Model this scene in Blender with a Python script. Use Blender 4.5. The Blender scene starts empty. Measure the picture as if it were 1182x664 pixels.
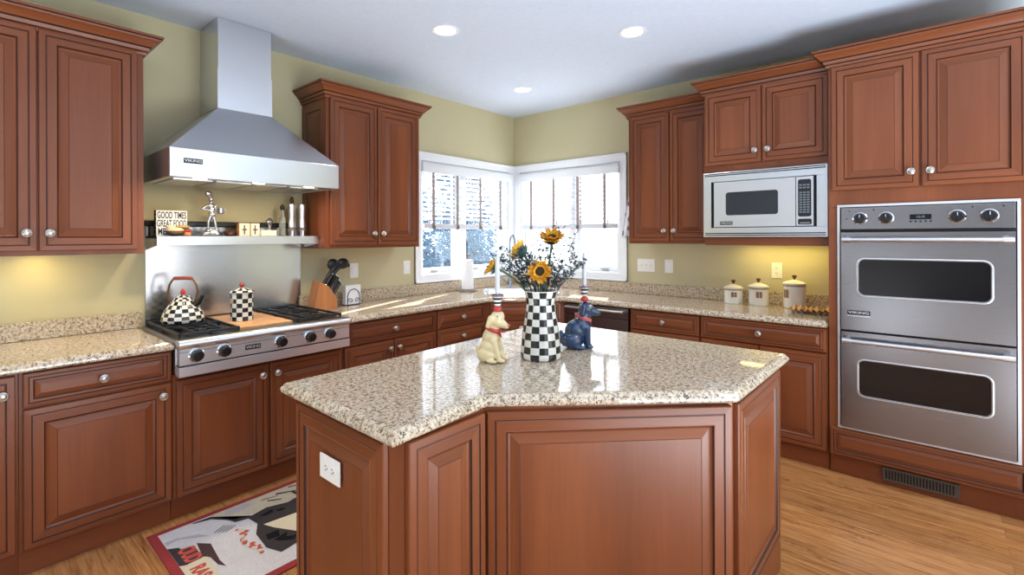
import bpy, bmesh, math, random
from mathutils import Vector, Matrix, noise
random.seed(7)
PI = math.pi
SC = bpy.context.scene
COL = SC.collection

# ------------------------------------------------------------------ camera
cam_d = bpy.data.cameras.new('camera'); cam = bpy.data.objects.new('camera', cam_d); COL.objects.link(cam)
cam_d.sensor_fit = 'HORIZONTAL'; cam_d.sensor_width = 36.0
cam_d.lens = 36.0 * 562.8954 / 1182.0
cam_d.shift_x = (591 - 588.96) / 1182.0
cam_d.shift_y = (273.46 - 332.0) / 1182.0
cam_d.clip_start = 0.05; cam_d.clip_end = 200
cam.matrix_world = Matrix.Translation((3.4874, -4.097, 1.4319)) @ Matrix.Rotation(0.713, 4, 'Z') @ Matrix.Rotation(PI/2, 4, 'X') @ Matrix.Rotation(-0.0038, 4, 'Z')
SC.camera = cam

# ------------------------------------------------------------------ light
vs = SC.view_settings
vs.view_transform = 'Standard'; vs.look = 'None'; vs.gamma = 1.0; vs.use_curve_mapping = False
vs.exposure = 0.22
world = bpy.data.worlds.new('sky'); SC.world = world; world.use_nodes = True
bg = world.node_tree.nodes['Background']
bg.inputs[0].default_value = (0.74, 0.87, 1.0, 1); bg.inputs[1].default_value = 4.5

def light(name, kind, energy, col, loc, direction=None, **kw):
    d = bpy.data.lights.new(name, kind); d.energy = energy; d.color = col
    for k, v in kw.items(): setattr(d, k, v)
    o = bpy.data.objects.new(name, d); COL.objects.link(o); o.location = loc
    if direction is not None:
        o.rotation_euler = Vector(direction).to_track_quat('-Z', 'Y').to_euler()
    return o
light('low_winter_sun', 'SUN', 34.0, (1, .975, .94), (-4, 9, 4), (.37, -.93, -.41), angle=math.radians(.6))
# added fill lamps on the unseen solid walls, standing in for daylight
for yy in (-4.95, -3.30, -1.68):
    light('side_fill', 'AREA', 12, (1, .96, .90), (7.485, yy, 1.20), (-1, 0, 0), shape='RECTANGLE', size=.85, size_y=2.2)
for xx, yy, pw in ((5.6, -2.8, 245), (2.0, -7.2, 175)):
    light('upward_fill', 'AREA', pw, (.74, .88, 1), (xx, yy, .03), (0, 0, 1), shape='RECTANGLE', size=2.6, size_y=2.4)  # upward lamps added just above the floor to brighten the ceiling
light('rear_fill', 'AREA', 6, (.86, .93, 1), (6.2, -8.485, 1.35), (0, 1, 0), shape='RECTANGLE', size=2.0, size_y=2.0)  # weak fill lamp added before the solid rear wall
SC.cycles.use_denoising = True
SC.cycles.max_bounces = 8; SC.cycles.diffuse_bounces = 4; SC.cycles.glossy_bounces = 4
SC.cycles.transparent_max_bounces = 12
SC.cycles.sample_clamp_indirect = 6.0
SC.cycles.caustics_reflective = False; SC.cycles.caustics_refractive = False

# ------------------------------------------------------------------ materials
def lin(r, g, b):
    f = lambda c: (c/255/12.92) if c/255 <= .04045 else ((c/255+.055)/1.055)**2.4
    return (f(r), f(g), f(b), 1)
class NT:
    def __init__(s, name):
        s.m = bpy.data.materials.new(name); s.m.use_nodes = True
        s.t = s.m.node_tree; s.b = s.t.nodes['Principled BSDF']; s.out = s.t.nodes['Material Output']
    def n(s, typ, **kw):
        x = s.t.nodes.new(typ)
        for k, v in kw.items(): setattr(x, k, v)
        return x
    def l(s, a, b): s.t.links.new(a, b)
    def val(s, sock, v): s.b.inputs[sock].default_value = v
    def coords(s, scale=(1,1,1), rnd=False, rot=(0,0,0)):
        tc = s.n('ShaderNodeTexCoord'); mp = s.n('ShaderNodeMapping')
        mp.inputs['Scale'].default_value = scale; mp.inputs['Rotation'].default_value = rot
        if rnd:
            oi = s.n('ShaderNodeObjectInfo'); mu = s.n('ShaderNodeMath', operation='MULTIPLY'); mu.inputs[1].default_value = 37.0
            s.l(oi.outputs['Random'], mu.inputs[0])
            ad = s.n('ShaderNodeVectorMath', operation='ADD'); s.l(tc.outputs['Object'], ad.inputs[0]); s.l(mu.outputs[0], ad.inputs[1])
            s.l(ad.outputs[0], mp.inputs['Vector'])
        else:
            s.l(tc.outputs['Object'], mp.inputs['Vector'])
        return mp.outputs[0]
    def noise(s, vec, scale, detail=4, rough=.5, dist=0):
        x = s.n('ShaderNodeTexNoise'); x.inputs['Scale'].default_value = scale; x.inputs['Detail'].default_value = detail
        x.inputs['Roughness'].default_value = rough; x.inputs['Distortion'].default_value = dist
        s.l(vec, x.inputs['Vector']); return x.outputs['Fac']
    def ramp(s, fac, stops, interp='LINEAR'):
        r = s.n('ShaderNodeValToRGB'); r.color_ramp.interpolation = interp
        e = r.color_ramp.elements
        while len(e) < len(stops): e.new(.5)
        for el, (p, c) in zip(e, stops): el.position = p; el.color = c
        s.l(fac, r.inputs[0]); return r.outputs[0]
    def mix(s, fac, a, b, mode='MIX'):
        x = s.n('ShaderNodeMix', data_type='RGBA', blend_type=mode)
        if isinstance(fac, float): x.inputs[0].default_value = fac
        else: s.l(fac, x.inputs[0])
        for i, c in ((6, a), (7, b)):
            if isinstance(c, tuple): x.inputs[i].default_value = c
            else: s.l(c, x.inputs[i])
        return x.outputs[2]
    def math(s, op, a, b=None):
        x = s.n('ShaderNodeMath', operation=op)
        for i, c in ((0, a), (1, b)):
            if c is None: continue
            if isinstance(c, (int, float)): x.inputs[i].default_value = c
            else: s.l(c, x.inputs[i])
        return x.outputs[0]
    def bump(s, h, strength=.1, dist=.002):
        x = s.n('ShaderNodeBump'); x.inputs['Strength'].default_value = strength; x.inputs['Distance'].default_value = dist
        s.l(h, x.inputs['Height']); s.l(x.outputs[0], s.b.inputs['Normal'])
    def color(s, sock): s.l(sock, s.b.inputs['Base Color'])

def plain(name, col, rough=.5, metal=0.0, spec=.5, coat=0.0, emit=None):
    k = NT(name); k.val('Base Color', col if len(col) == 4 else lin(*col)); k.val('Roughness', rough); k.val('Metallic', metal)
    k.val('Specular IOR Level', spec); k.val('Coat Weight', coat); k.val('Coat Roughness', .08)
    # faint mottling so that no surface is perfectly even
    v = k.noise(k.coords(), 40, 3)
    c = k.b.inputs['Base Color'].default_value[:]
    k.color(k.mix(v, tuple(x*.94 for x in c[:3])+(1,), tuple(min(1, x*1.06) for x in c[:3])+(1,)))
    if emit:
        k.val('Emission Color', (*emit[0], 1)); k.val('Emission Strength', emit[1])
    return k.m

def wood(name, axis='z', light_=(176, 108, 70), mid=(142, 80, 48), dark=(112, 60, 36), rough=.34):
    k = NT(name)
    s = {'z': (9, 9, .8), 'x': (.8, 9, 9)}[axis]
    v = k.coords(s, rnd=True)
    big = k.noise(v, .55, 3, .5, .6)
    s2 = {'z': (90, 90, 4), 'x': (4, 90, 90)}[axis]
    fine = k.noise(k.coords(s2, rnd=True), 1.0, 3, .6)
    c = k.ramp(big, [(.25, lin(*dark)), (.5, lin(*mid)), (.78, lin(*light_))])
    f = k.ramp(fine, [(.35, (.94, .93, .92, 1)), (.65, (1.03, 1.02, 1.02, 1))])
    k.color(k.mix(1.0, c, f, 'MULTIPLY'))
    k.val('Roughness', rough); k.val('Specular IOR Level', .36); k.val('Coat Weight', .05); k.val('Coat Roughness', .2)
    k.bump(fine, .05, .001)
    return k.m
CH = dict(light_=(140, 79, 46), mid=(122, 66, 37), dark=(104, 55, 30))
M = {}
M['wv'] = wood('cherry_vertical_grain', 'z', **CH)
M['wh'] = wood('cherry_horizontal_grain', 'x', **CH)
M['glaze'] = plain('dark_glaze_line', (48, 22, 14), .5)
M['board'] = wood('maple_board', 'z', (222, 176, 128), (208, 158, 108), (190, 140, 92), .5)
M['kblock'] = wood('oak_block', 'z', (204, 144, 94), (184, 122, 74), (160, 100, 58), .4)

def granite():
    k = NT('speckled_granite')
    v = k.coords((1, 1, 1))
    big = k.noise(v, 7, 4, .6, .5)
    med = k.noise(v, 82, 6, .74, .25)
    base = k.ramp(med, [(.345, lin(80, 69, 60)), (.42, lin(146, 126, 106)), (.50, lin(198, 183, 163)), (.62, lin(220, 209, 192)), (.75, lin(230, 223, 211))])
    warm = k.ramp(big, [(.35, (1.0, .97, .92, 1)), (.65, (.99, .94, .85, 1))])
    base = k.mix(1.0, base, warm, 'MULTIPLY')
    vo = k.n('ShaderNodeTexVoronoi'); vo.inputs['Scale'].default_value = 160; k.l(v, vo.inputs['Vector'])
    n2 = k.noise(v, 48, 3, .6)
    thr = k.math('MULTIPLY', k.math('LESS_THAN', vo.outputs['Distance'], .42), k.math('GREATER_THAN', n2, .56))
    base = k.mix(thr, base, lin(62, 54, 50))
    n3 = k.noise(k.coords((1, 1, 1), rot=(.3, .2, .7)), 32, 4, .7)
    rust = k.ramp(n3, [(.62, (0, 0, 0, 1)), (.68, (.55, .55, .55, 1))])
    base = k.mix(rust, base, lin(150, 108, 76))
    k.color(base); k.val('Roughness', .055); k.val('Specular IOR Level', .6)
    return k.m
M['granite'] = granite()

def steel(name, col=(190, 192, 196), rough=.26, axis='y'):
    k = NT(name)
    s = {'y': (420, 3, 420), 'x': (3, 420, 420), 'z': (420, 420, 3)}[axis]
    n = k.noise(k.coords(s), 1.0, 3, .6)
    k.color(k.ramp(n, [(.3, tuple(x*.99 for x in lin(*col)[:3])+(1,)), (.7, lin(*col))]))
    r = k.n('ShaderNodeMapRange'); r.inputs[3].default_value = rough*.98; r.inputs[4].default_value = rough*1.03
    k.l(n, r.inputs[0]); k.l(r.outputs[0], k.b.inputs['Roughness'])
    k.val('Metallic', 1.0)
    return k.m
M['steel'] = steel('brushed_steel', (216, 219, 224), .28, 'x')
M['steel_oven'] = steel('brushed_oven_steel', (150, 148, 150), .27, 'x')
def steel_panel():
    m = steel('satin_panel_steel', (206, 206, 208), .34, 'x'); m.node_tree.nodes['Principled BSDF'].inputs['Metallic'].default_value = .72; return m
M['steel_panel'] = steel_panel()
M['steel_bright'] = steel('satin_steel_trim', (214, 216, 220), .30, 'x')
M['nickel'] = plain('satin_nickel', (188, 184, 176), .28, 1.0)
M['chrome'] = plain('chrome', (220, 222, 226), .08, 1.0)
M['silver'] = plain('polished_pewter', (196, 196, 200), .16, 1.0)
M['black'] = plain('black_plastic', (18, 18, 20), .3)
M['iron'] = plain('black_cast_iron', (24, 24, 26), .45)
M['gap'] = plain('black_gap', (8, 8, 9), .6)
M['ovenglass'] = plain('dark_oven_glass', (10, 11, 15), .04, 0, .6)
M['mwglass'] = plain('dark_microwave_glass', (40, 46, 52), .06, 0, .9)
M['white'] = plain('white_paint', (240, 242, 245), .4)
M['plate'] = plain('white_plate_plastic', (240, 238, 230), .35)
M['slot'] = plain('outlet_slot', (60, 58, 54), .6)
M['paper'] = plain('white_paper', (244, 244, 246), .8)
M['candle'] = plain('white_candle_wax', (206, 206, 210), .4)
M['red'] = plain('red_glaze', (196, 58, 56), .2, 0, .5, .3)
M['redknob'] = plain('dark_red_glaze', (170, 42, 40), .2, 0, .5, .3)
M['cream'] = plain('cream_glaze', (226, 206, 158), .18, 0, .5, .4)
M['blue'] = plain('dark_blue_glaze', (26, 58, 94), .12, 0, .5, .6)
M['pink'] = plain('pink_bandana', (206, 96, 98), .3)
M['cup'] = None
M['porcelain'] = plain('white_porcelain', (238, 234, 222), .15, 0, .5, .4)
M['lidwood'] = plain('dark_wood_knob', (84, 42, 26), .35)
M['tan'] = plain('tan_band', (170, 140, 110), .4)
M['grip'] = plain('red_brown_grip', (150, 66, 48), .3)
M['brass'] = plain('antique_brass', (120, 84, 50), .3, .8)

def glass():
    k = NT('clear_window_glass'); k.t.nodes.remove(k.b)
    tr = k.n('ShaderNodeBsdfTransparent'); gl = k.n('ShaderNodeBsdfGlossy'); gl.inputs['Roughness'].default_value = .02
    mx = k.n('ShaderNodeMixShader'); mx.inputs[0].default_value = .05
    k.l(tr.outputs[0], mx.inputs[1]); k.l(gl.outputs[0], mx.inputs[2]); k.l(mx.outputs[0], k.out.inputs[0])
    return k.m
M['glass'] = glass()
def clear_bottle(name, col):
    k = NT(name); k.val('Base Color', col); k.val('Roughness', .05); k.val('Transmission Weight', .75); k.val('IOR', 1.3); return k.m
M['bottle'] = clear_bottle('bottle_glass', (.86, .92, .88, 1)); M['oil'] = clear_bottle('olive_oil', (.55, .50, .10, 1))

def checker(name, ncol, rowh, z0=0.0, white=(236, 234, 222), black=(26, 25, 27), twist=0.0):
    k = NT(name); tc = k.n('ShaderNodeTexCoord'); sp = k.n('ShaderNodeSeparateXYZ'); k.l(tc.outputs['Object'], sp.inputs[0])
    ang = k.math('ARCTAN2', sp.outputs[1], sp.outputs[0])
    a = k.math('FLOOR', k.math('MULTIPLY', k.math('ADD', ang, PI), ncol/(2*PI)))
    zz = k.math('FLOOR', k.math('MULTIPLY', k.math('SUBTRACT', sp.outputs[2], z0), 1.0/rowh))
    f = k.math('ABSOLUTE', k.math('MODULO', k.math('ADD', a, zz), 2.0))
    n = k.noise(k.coords(), 45, 3)
    w = k.mix(n, tuple(x*.82 for x in lin(*white)[:3])+(1,), lin(*white))
    b = k.mix(k.ramp(n, [(.45, (0, 0, 0, 1)), (.75, (1, 1, 1, 1))]), lin(*black), lin(48, 50, 56))
    k.color(k.mix(f, w, b)); k.val('Roughness', .15); k.val('Coat Weight', .3)
    return k.m
def bands(name, step, c1, c2):
    k = NT(name); tc = k.n('ShaderNodeTexCoord'); sp = k.n('ShaderNodeSeparateXYZ'); k.l(tc.outputs['Object'], sp.inputs[0])
    f = k.math('ABSOLUTE', k.math('MODULO', k.math('FLOOR', k.math('MULTIPLY', sp.outputs[2], 1/step)), 2.0))
    k.color(k.mix(f, lin(*c1), lin(*c2))); k.val('Roughness', .2); return k.m
M['cup'] = bands('black_white_bands', .0085, (236, 234, 230), (22, 22, 24))

def wall_paint():
    k = NT('pale_yellow_wall_paint'); n = k.noise(k.coords(), 3, 3)
    k.color(k.mix(n, lin(196, 186, 148), lin(202, 193, 156))); k.val('Roughness', .75)
    k.bump(k.noise(k.coords(), 300, 2), .04, .0006); return k.m
M['wall'] = wall_paint()
M['ceiling'] = plain('daylight_tinted_ceiling_paint', (216, 227, 244), .8)  # white ceiling with the blue cast of daylight put into its colour
M['rearwall'] = plain('rear_wall_paint', (196, 196, 194), .8)

def floor_mat():
    k = NT('oak_plank_floor')
    v = k.coords()
    br = k.n('ShaderNodeTexBrick'); br.inputs['Scale'].default_value = 1.0; br.inputs['Brick Width'].default_value = 2.3
    br.inputs['Row Height'].default_value = .083; br.inputs['Mortar Size'].default_value = .0011; br.inputs['Mortar Smooth'].default_value = .3
    br.inputs['Color1'].default_value = (0, 0, 0, 1); br.inputs['Color2'].default_value = (1, 1, 1, 1); br.inputs['Mortar'].default_value = (.5, .5, .5, 1)
    br.offset = .37; br.squash = 1.0
    k.l(v, br.inputs['Vector'])
    # grain shifted from plank to plank
    mul = k.n('ShaderNodeVectorMath', operation='SCALE'); mul.inputs['Scale'].default_value = 9.0; k.l(br.outputs['Color'], mul.inputs[0])
    add = k.n('ShaderNodeVectorMath', operation='ADD'); k.l(v, add.inputs[0]); k.l(mul.outputs[0], add.inputs[1])
    mp = k.n('ShaderNodeMapping'); mp.inputs['Scale'].default_value = (1.6, 26, 1); k.l(add.outputs[0], mp.inputs[0])
    g = k.noise(mp.outputs[0], 1.0, 5, .62, 2.4)
    mp2 = k.n('ShaderNodeMapping'); mp2.inputs['Scale'].default_value = (9, 220, 1); k.l(add.outputs[0], mp2.inputs[0])
    g2 = k.noise(mp2.outputs[0], 1.0, 3, .6)
    c = k.ramp(g, [(.27, lin(98, 58, 30)), (.38, lin(164, 108, 60)), (.53, lin(192, 134, 82)), (.75, lin(208, 154, 100))])
    tone = k.ramp(br.outputs['Color'], [(0, (.80, .78, .76, 1)), (1, (1.08, 1.06, 1.04, 1))])
    c = k.mix(1.0, c, tone, 'MULTIPLY')
    c = k.mix(1.0, c, k.ramp(g2, [(.36, (.74, .70, .66, 1)), (.5, (1, 1, 1, 1))]), 'MULTIPLY')
    fl = k.noise(k.coords((3.0, 14, 1)), 1.0, 2, .5)                 # scattered dark open-grain flecks
    mp3 = k.n('ShaderNodeMapping'); mp3.inputs['Scale'].default_value = (26, 130, 1); mp3.inputs['Rotation'].default_value = (0, 0, .12); k.l(add.outputs[0], mp3.inputs[0])
    fk = k.math('MULTIPLY', k.ramp(fl, [(.58, (0, 0, 0, 1)), (.68, (1, 1, 1, 1))]), k.ramp(k.noise(mp3.outputs[0], 1.0, 3, .6, 1.0), [(.48, (0, 0, 0, 1)), (.60, (.75, .75, .75, 1))]))
    c = k.mix(fk, c, lin(92, 52, 26))
    c = k.mix(k.math('MULTIPLY', br.outputs['Fac'], .55), c, lin(84, 46, 22))
    k.color(c); k.val('Roughness', .28); k.val('Specular IOR Level', .45); k.bump(g, .06, .001)
    return k.m
M['floor'] = floor_mat()

# ------------------------------------------------------------------ mesh helpers
class MB:
    def __init__(s): s.v = []; s.f = []; s.m = []; s.sm = []
    def add(s, vs, fs, m=0, smooth=False):
        o = len(s.v); s.v += [tuple(v) for v in vs]
        for f in fs: s.f.append([i+o for i in f]); s.m.append(m); s.sm.append(smooth)
        return s
    def box(s, x0, x1, y0, y1, z0, z1, m=0, b=0.0):
        if b <= 0:
            vs = [(x, y, z) for z in (z0, z1) for y in (y0, y1) for x in (x0, x1)]
            return s.add(vs, [(0, 2, 3, 1), (4, 5, 7, 6), (0, 1, 5, 4), (2, 6, 7, 3), (0, 4, 6, 2), (1, 3, 7, 5)], m)
        bm = bmesh.new(); bmesh.ops.create_cube(bm, size=1)
        for v in bm.verts:
            v.co = Vector(((x0+x1)/2+v.co.x*(x1-x0), (y0+y1)/2+v.co.y*(y1-y0), (z0+z1)/2+v.co.z*(z1-z0)))
        bmesh.ops.bevel(bm, geom=bm.edges[:], offset=b, segments=2, profile=.5, affect='EDGES')
        s.addbm(bm, m); bm.free(); return s
    def addbm(s, bm, m=0, smooth=False):
        bm.verts.index_update()
        return s.add([v.co.copy() for v in bm.verts], [[v.index for v in f.verts] for f in bm.faces], m, smooth)
    def poly_prism(s, pts, z0, z1, m=0, mside=None):
        n = len(pts); vs = [(x, y, z0) for x, y in pts]+[(x, y, z1) for x, y in pts]
        s.add(vs, [list(range(n))[::-1], list(range(n, 2*n))], m)
        return s.add(vs, [(i, (i+1) % n, n+(i+1) % n, n+i) for i in range(n)], m if mside is None else mside)
    def lathe(s, prof, c=(0, 0, 0), n=24, m=0, axis='z', smooth=True, cap=True, mats=None):
        vs = []; P = len(prof)
        for r, z in prof:
            for i in range(n):
                a = 2*PI*i/n; p = (r*math.cos(a), r*math.sin(a), z)
                if axis == 'x': p = (p[2], p[0], p[1])
                elif axis == '-y': p = (p[0], -p[2], p[1])
                elif axis == 'y': p = (p[0], p[2], -p[1])
                vs.append((p[0]+c[0], p[1]+c[1], p[2]+c[2]))
        for j in range(P-1):
            mm = m if mats is None else mats[j]
            s.add(vs[j*n:(j+2)*n], [(i, (i+1) % n, n+(i+1) % n, n+i) for i in range(n)], mm, smooth)
        if cap:
            s.add(vs[:n], [list(range(n))[::-1]], m if mats is None else mats[0]); s.add(vs[-n:], [list(range(n))], m if mats is None else mats[-1])
        return s
    def tube(s, pts, r, n=10, m=0, cap=True):
        pts = [Vector(p) for p in pts]; N = len(pts); rs = r if isinstance(r, (list, tuple)) else [r]*N
        vs = []; up = None
        for i, p in enumerate(pts):
            t = (pts[min(i+1, N-1)]-pts[max(i-1, 0)]).normalized()
            if up is None: up = t.orthogonal().normalized()
            up = (up-t*up.dot(t)); up = up.normalized() if up.length > 1e-6 else t.orthogonal().normalized()
            q = t.cross(up)
            for k in range(n):
                a = 2*PI*k/n; vs.append(p+(up*math.cos(a)+q*math.sin(a))*rs[i])
        fs = [(j*n+k, j*n+(k+1) % n, (j+1)*n+(k+1) % n, (j+1)*n+k) for j in range(N-1) for k in range(n)]
        s.add(vs, fs, m, True)
        if cap: s.add(vs[:n], [list(range(n))[::-1]], m); s.add(vs[-n:], [list(range(n))], m)
        return s
    def sphere(s, c, r, m=0, seg=20, rings=12, sc=(1, 1, 1)):
        prof = [(max(1e-5, math.sin(PI*i/rings)), -math.cos(PI*i/rings)) for i in range(rings+1)]
        vs = []
        for q, z in prof:
            for i in range(seg):
                a = 2*PI*i/seg; vs.append((c[0]+q*math.cos(a)*r*sc[0], c[1]+q*math.sin(a)*r*sc[1], c[2]+z*r*sc[2]))
        return s.add(vs, [(j*seg+i, j*seg+(i+1) % seg, (j+1)*seg+(i+1) % seg, (j+1)*seg+i) for j in range(rings) for i in range(seg)], m, True)
    def build(s, name, mats, parent=None, loc=None, rot=None):
        me = bpy.data.meshes.new(name); me.from_pydata(s.v, [], s.f)
        if not isinstance(mats, (list, tuple)): mats = [mats]
        for mt in mats: me.materials.append(mt)
        me.polygons.foreach_set('material_index', s.m); me.polygons.foreach_set('use_smooth', s.sm)
        me.validate(); me.update()
        o = bpy.data.objects.new(name, me); COL.objects.link(o)
        if parent is not None: o.parent = parent
        if loc is not None: o.location = loc
        if rot is not None: o.rotation_euler = rot
        return o

def tag(o, label=None, cat=None, group=None, kind=None):
    if label: o['label'] = label
    if cat: o['category'] = cat
    if group: o['group'] = group
    if kind: o['kind'] = kind
    return o
def thing(name, label, cat, loc=(0, 0, 0), rz=0.0, group=None):
    o = bpy.data.objects.new(name, None); COL.objects.link(o); o.empty_display_size = .1
    o.location = loc; o.rotation_euler = (0, 0, rz)
    return tag(o, label, cat, group)
def struct(o): o['kind'] = 'structure'; return o
def plate_label(o, text): o['label'] = text; return o

def text(name, body, size, parent, loc, rot, mat, ext=.0004, sx=1.0, align='CENTER', bold=0.0):
    cu = bpy.data.curves.new(name, 'FONT'); cu.body = body; cu.size = size; cu.extrude = ext; cu.offset = bold
    cu.align_x = align; cu.align_y = 'CENTER'
    tmp = bpy.data.objects.new('lettering_source', cu); COL.objects.link(tmp)
    dg = bpy.context.evaluated_depsgraph_get(); dg.update()
    me = bpy.data.meshes.new_from_object(tmp.evaluated_get(dg))
    bpy.data.objects.remove(tmp)
    me.materials.clear(); me.materials.append(mat)
    o = bpy.data.objects.new(name, me); COL.objects.link(o); o.parent = parent; o.location = loc; o.rotation_euler = rot; o.scale = (sx, 1, 1)
    return o

def offset_poly(pts, d):
    """inset a counter-clockwise polygon by d (mitred)"""
    n = len(pts); out = []
    for i in range(n):
        p0, p1, p2 = (Vector(pts[(i+k) % n]) for k in (-1, 0, 1))
        e1 = (p1-p0).normalized(); e2 = (p2-p1).normalized()
        n1 = Vector((-e1.y, e1.x)); n2 = Vector((-e2.y, e2.x))
        b = (n1+n2); b = b/ (1+n1.dot(n2))
        out.append(tuple(p1+b*d))
    return out

def smooth_lump(name, ells, mat, parent, voxel=.0035, iters=6, loc=(0, 0, 0)):
    """one continuous body grown from overlapping ellipsoids (c, r or (rx,ry,rz)) and tapered limbs (p0,r0,p1,r1)"""
    b = MB()
    for e in ells:
        if len(e) == 2:
            c, r = e; r = (r, r, r) if not isinstance(r, tuple) else r
            b.sphere(c, 1, sc=r, seg=24, rings=14)
        else:
            p0, r0, p1, r1 = e; p0 = Vector(p0); p1 = Vector(p1); N = 7
            for i in range(N+1):
                t = i/N; b.sphere(p0.lerp(p1, t), r0+(r1-r0)*t, seg=16, rings=10)
    o = b.build(name, mat, parent, loc)
    md = o.modifiers.new('remesh', 'REMESH'); md.mode = 'VOXEL'; md.voxel_size = voxel; md.use_smooth_shade = True
    ms = o.modifiers.new('smooth', 'SMOOTH'); ms.iterations = iters; ms.factor = .5
    dg = bpy.context.evaluated_depsgraph_get(); dg.update()
    me = bpy.data.meshes.new_from_object(o.evaluated_get(dg))
    o.modifiers.clear(); o.data = me
    me.polygons.foreach_set('use_smooth', [True]*len(me.polygons))
    if not me.materials: me.materials.append(mat)
    return o

# ------------------------------------------------------------------ room shell
H = 2.74
WT = .14            # wall thickness
# openings: wall_left (x=0): y -1.30..-.10, z 1.085..2.135 ; wall_back (y=0): x .10..1.30
wl = MB()
wl.box(-WT, 0, -9.0, -1.30, -.3, H); wl.box(-WT, 0, -.10, .14, -.3, H); wl.box(-WT, 0, -1.30, -.10, -.3, 1.085); wl.box(-WT, 0, -1.30, -.10, 2.135, H)
struct(wl.build('wall_left', M['wall']))
wb = MB()
wb.box(0, .10, 0, WT, -.3, H); wb.box(1.30, 8.0, 0, WT, -.3, H); wb.box(.10, 1.30, 0, WT, -.3, 1.085); wb.box(.10, 1.30, 0, WT, 2.135, H)
struct(wb.build('wall_back', M['wall']))
struct(MB().box(7.5, 7.64, -8.64, .14, 0, H).build('wall_right', M['rearwall']))
struct(MB().box(0, 7.5, -8.64, -8.5, 0, H).build('wall_front', plain('dimmed_rear_wall_paint', (136, 126, 120), .8)))  # unseen wall, dimness put into a darker colour for the oven's reflection
# made-up door and window frames on solid walls, added around the fill lamps
fr = MB()
for y0, y1 in ((-5.78, -5.68), (-4.14, -4.06), (-2.54, -2.46), (-.92, -.82)): fr.box(7.44, 7.4995, y0, y1, 0, 2.4)
fr.box(7.44, 7.4995, -5.68, -.92, 2.33, 2.4); fr.box(7.44, 7.4995, -5.68, -.92, 0, .06); struct(fr.build('side_fill_frame', M['white']))
fr = MB()
for x0, x1 in ((5.12, 5.2), (6.17, 6.23), (7.2, 7.28)): fr.box(x0, x1, -8.4995, -8.44, .28, 2.42)
fr.box(5.2, 7.2, -8.4995, -8.44, 2.34, 2.42); fr.box(5.2, 7.2, -8.4995, -8.44, .28, .36); struct(fr.build('rear_fill_frame', M['white']))
struct(MB().box(-.14, 7.64, -8.64, .14, -.12, 0).build('floor', M['floor']))
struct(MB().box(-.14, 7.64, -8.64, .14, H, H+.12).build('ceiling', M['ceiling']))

# windows (structure): casing, jamb, sash, two panes, crank
def window(name, face):
    """face 'L': in wall x=0, local u=-y ; face 'B': in wall y=0, local u=x.  u .10..1.30 from the corner."""
    e = bpy.data.objects.new(name, None); COL.objects.link(e); e['kind'] = 'structure'
    def add(b, u0, u1, d0, d1, z0, z1, bev=0.0):      # d = distance into the room
        if face == 'L': b.box(d0, d1, -u1, -u0, z0, z1, 0, bev)
        else: b.box(u0, u1, -d1, -d0, z0, z1, 0, bev)
        return b
    c = MB()
    add(c, 0.0, 1.372, .0, .018, 2.125, 2.203, .003); add(c, 0.0, 1.372, .0, .026, 2.185, 2.203, .003)
    add(c, 1.300, 1.372, .0, .018, 1.017, 2.13, .003); add(c, 1.352, 1.372, .0, .026, 1.017, 2.2, .003)
    add(c, 0.0, .102, .0, .018, 1.017, 2.13, .003)
    add(c, 0.0, 1.372, .0, .020, 1.017, 1.090, .003); add(c, 0.0, 1.372, .0, .026, 1.017, 1.032, .003)
    o = c.build('casing', M['white'], e)
    j = MB()
    add(j, .10, .12, -.14, 0, 1.085, 2.135); add(j, 1.28, 1.30, -.14, 0, 1.085, 2.135); add(j, .12, 1.28, -.14, 0, 1.085, 1.10); add(j, .12, 1.28, -.14, 0, 2.12, 2.135)
    add(j, .735, .795, -.13, -.012, 1.10, 2.12)
    j.build('jamb', M['white'], e)
    for u0, u1 in ((.122, .733), (.797, 1.278)):
        s = MB(); w = .045
        add(s, u0, u0+w, -.105, -.05, 1.102, 2.118, .003); add(s, u1-w, u1, -.105, -.05, 1.102, 2.118, .003)
        add(s, u0+w, u1-w, -.105, -.05, 1.102, 1.142, .003); add(s, u0+w, u1-w, -.105, -.05, 2.078, 2.118, .003)
        so = s.build('sash', M['white'], e)
        g = MB(); add(g, u0+w, u1-w, -.08, -.076, 1.142, 2.078); g.build('pane', M['glass'], so)
        k = MB(); um = u1-.16
        add(k, um-.03, um+.03, -.05, -.02, 1.104, 1.118, .003); add(k, um-.05, um+.01, -.03, -.018, 1.118, 1.126, .003)
        k.build('crank', M['nickel'], so)
    return e
window('window_1', 'L'); window('window_2', 'B')

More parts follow.
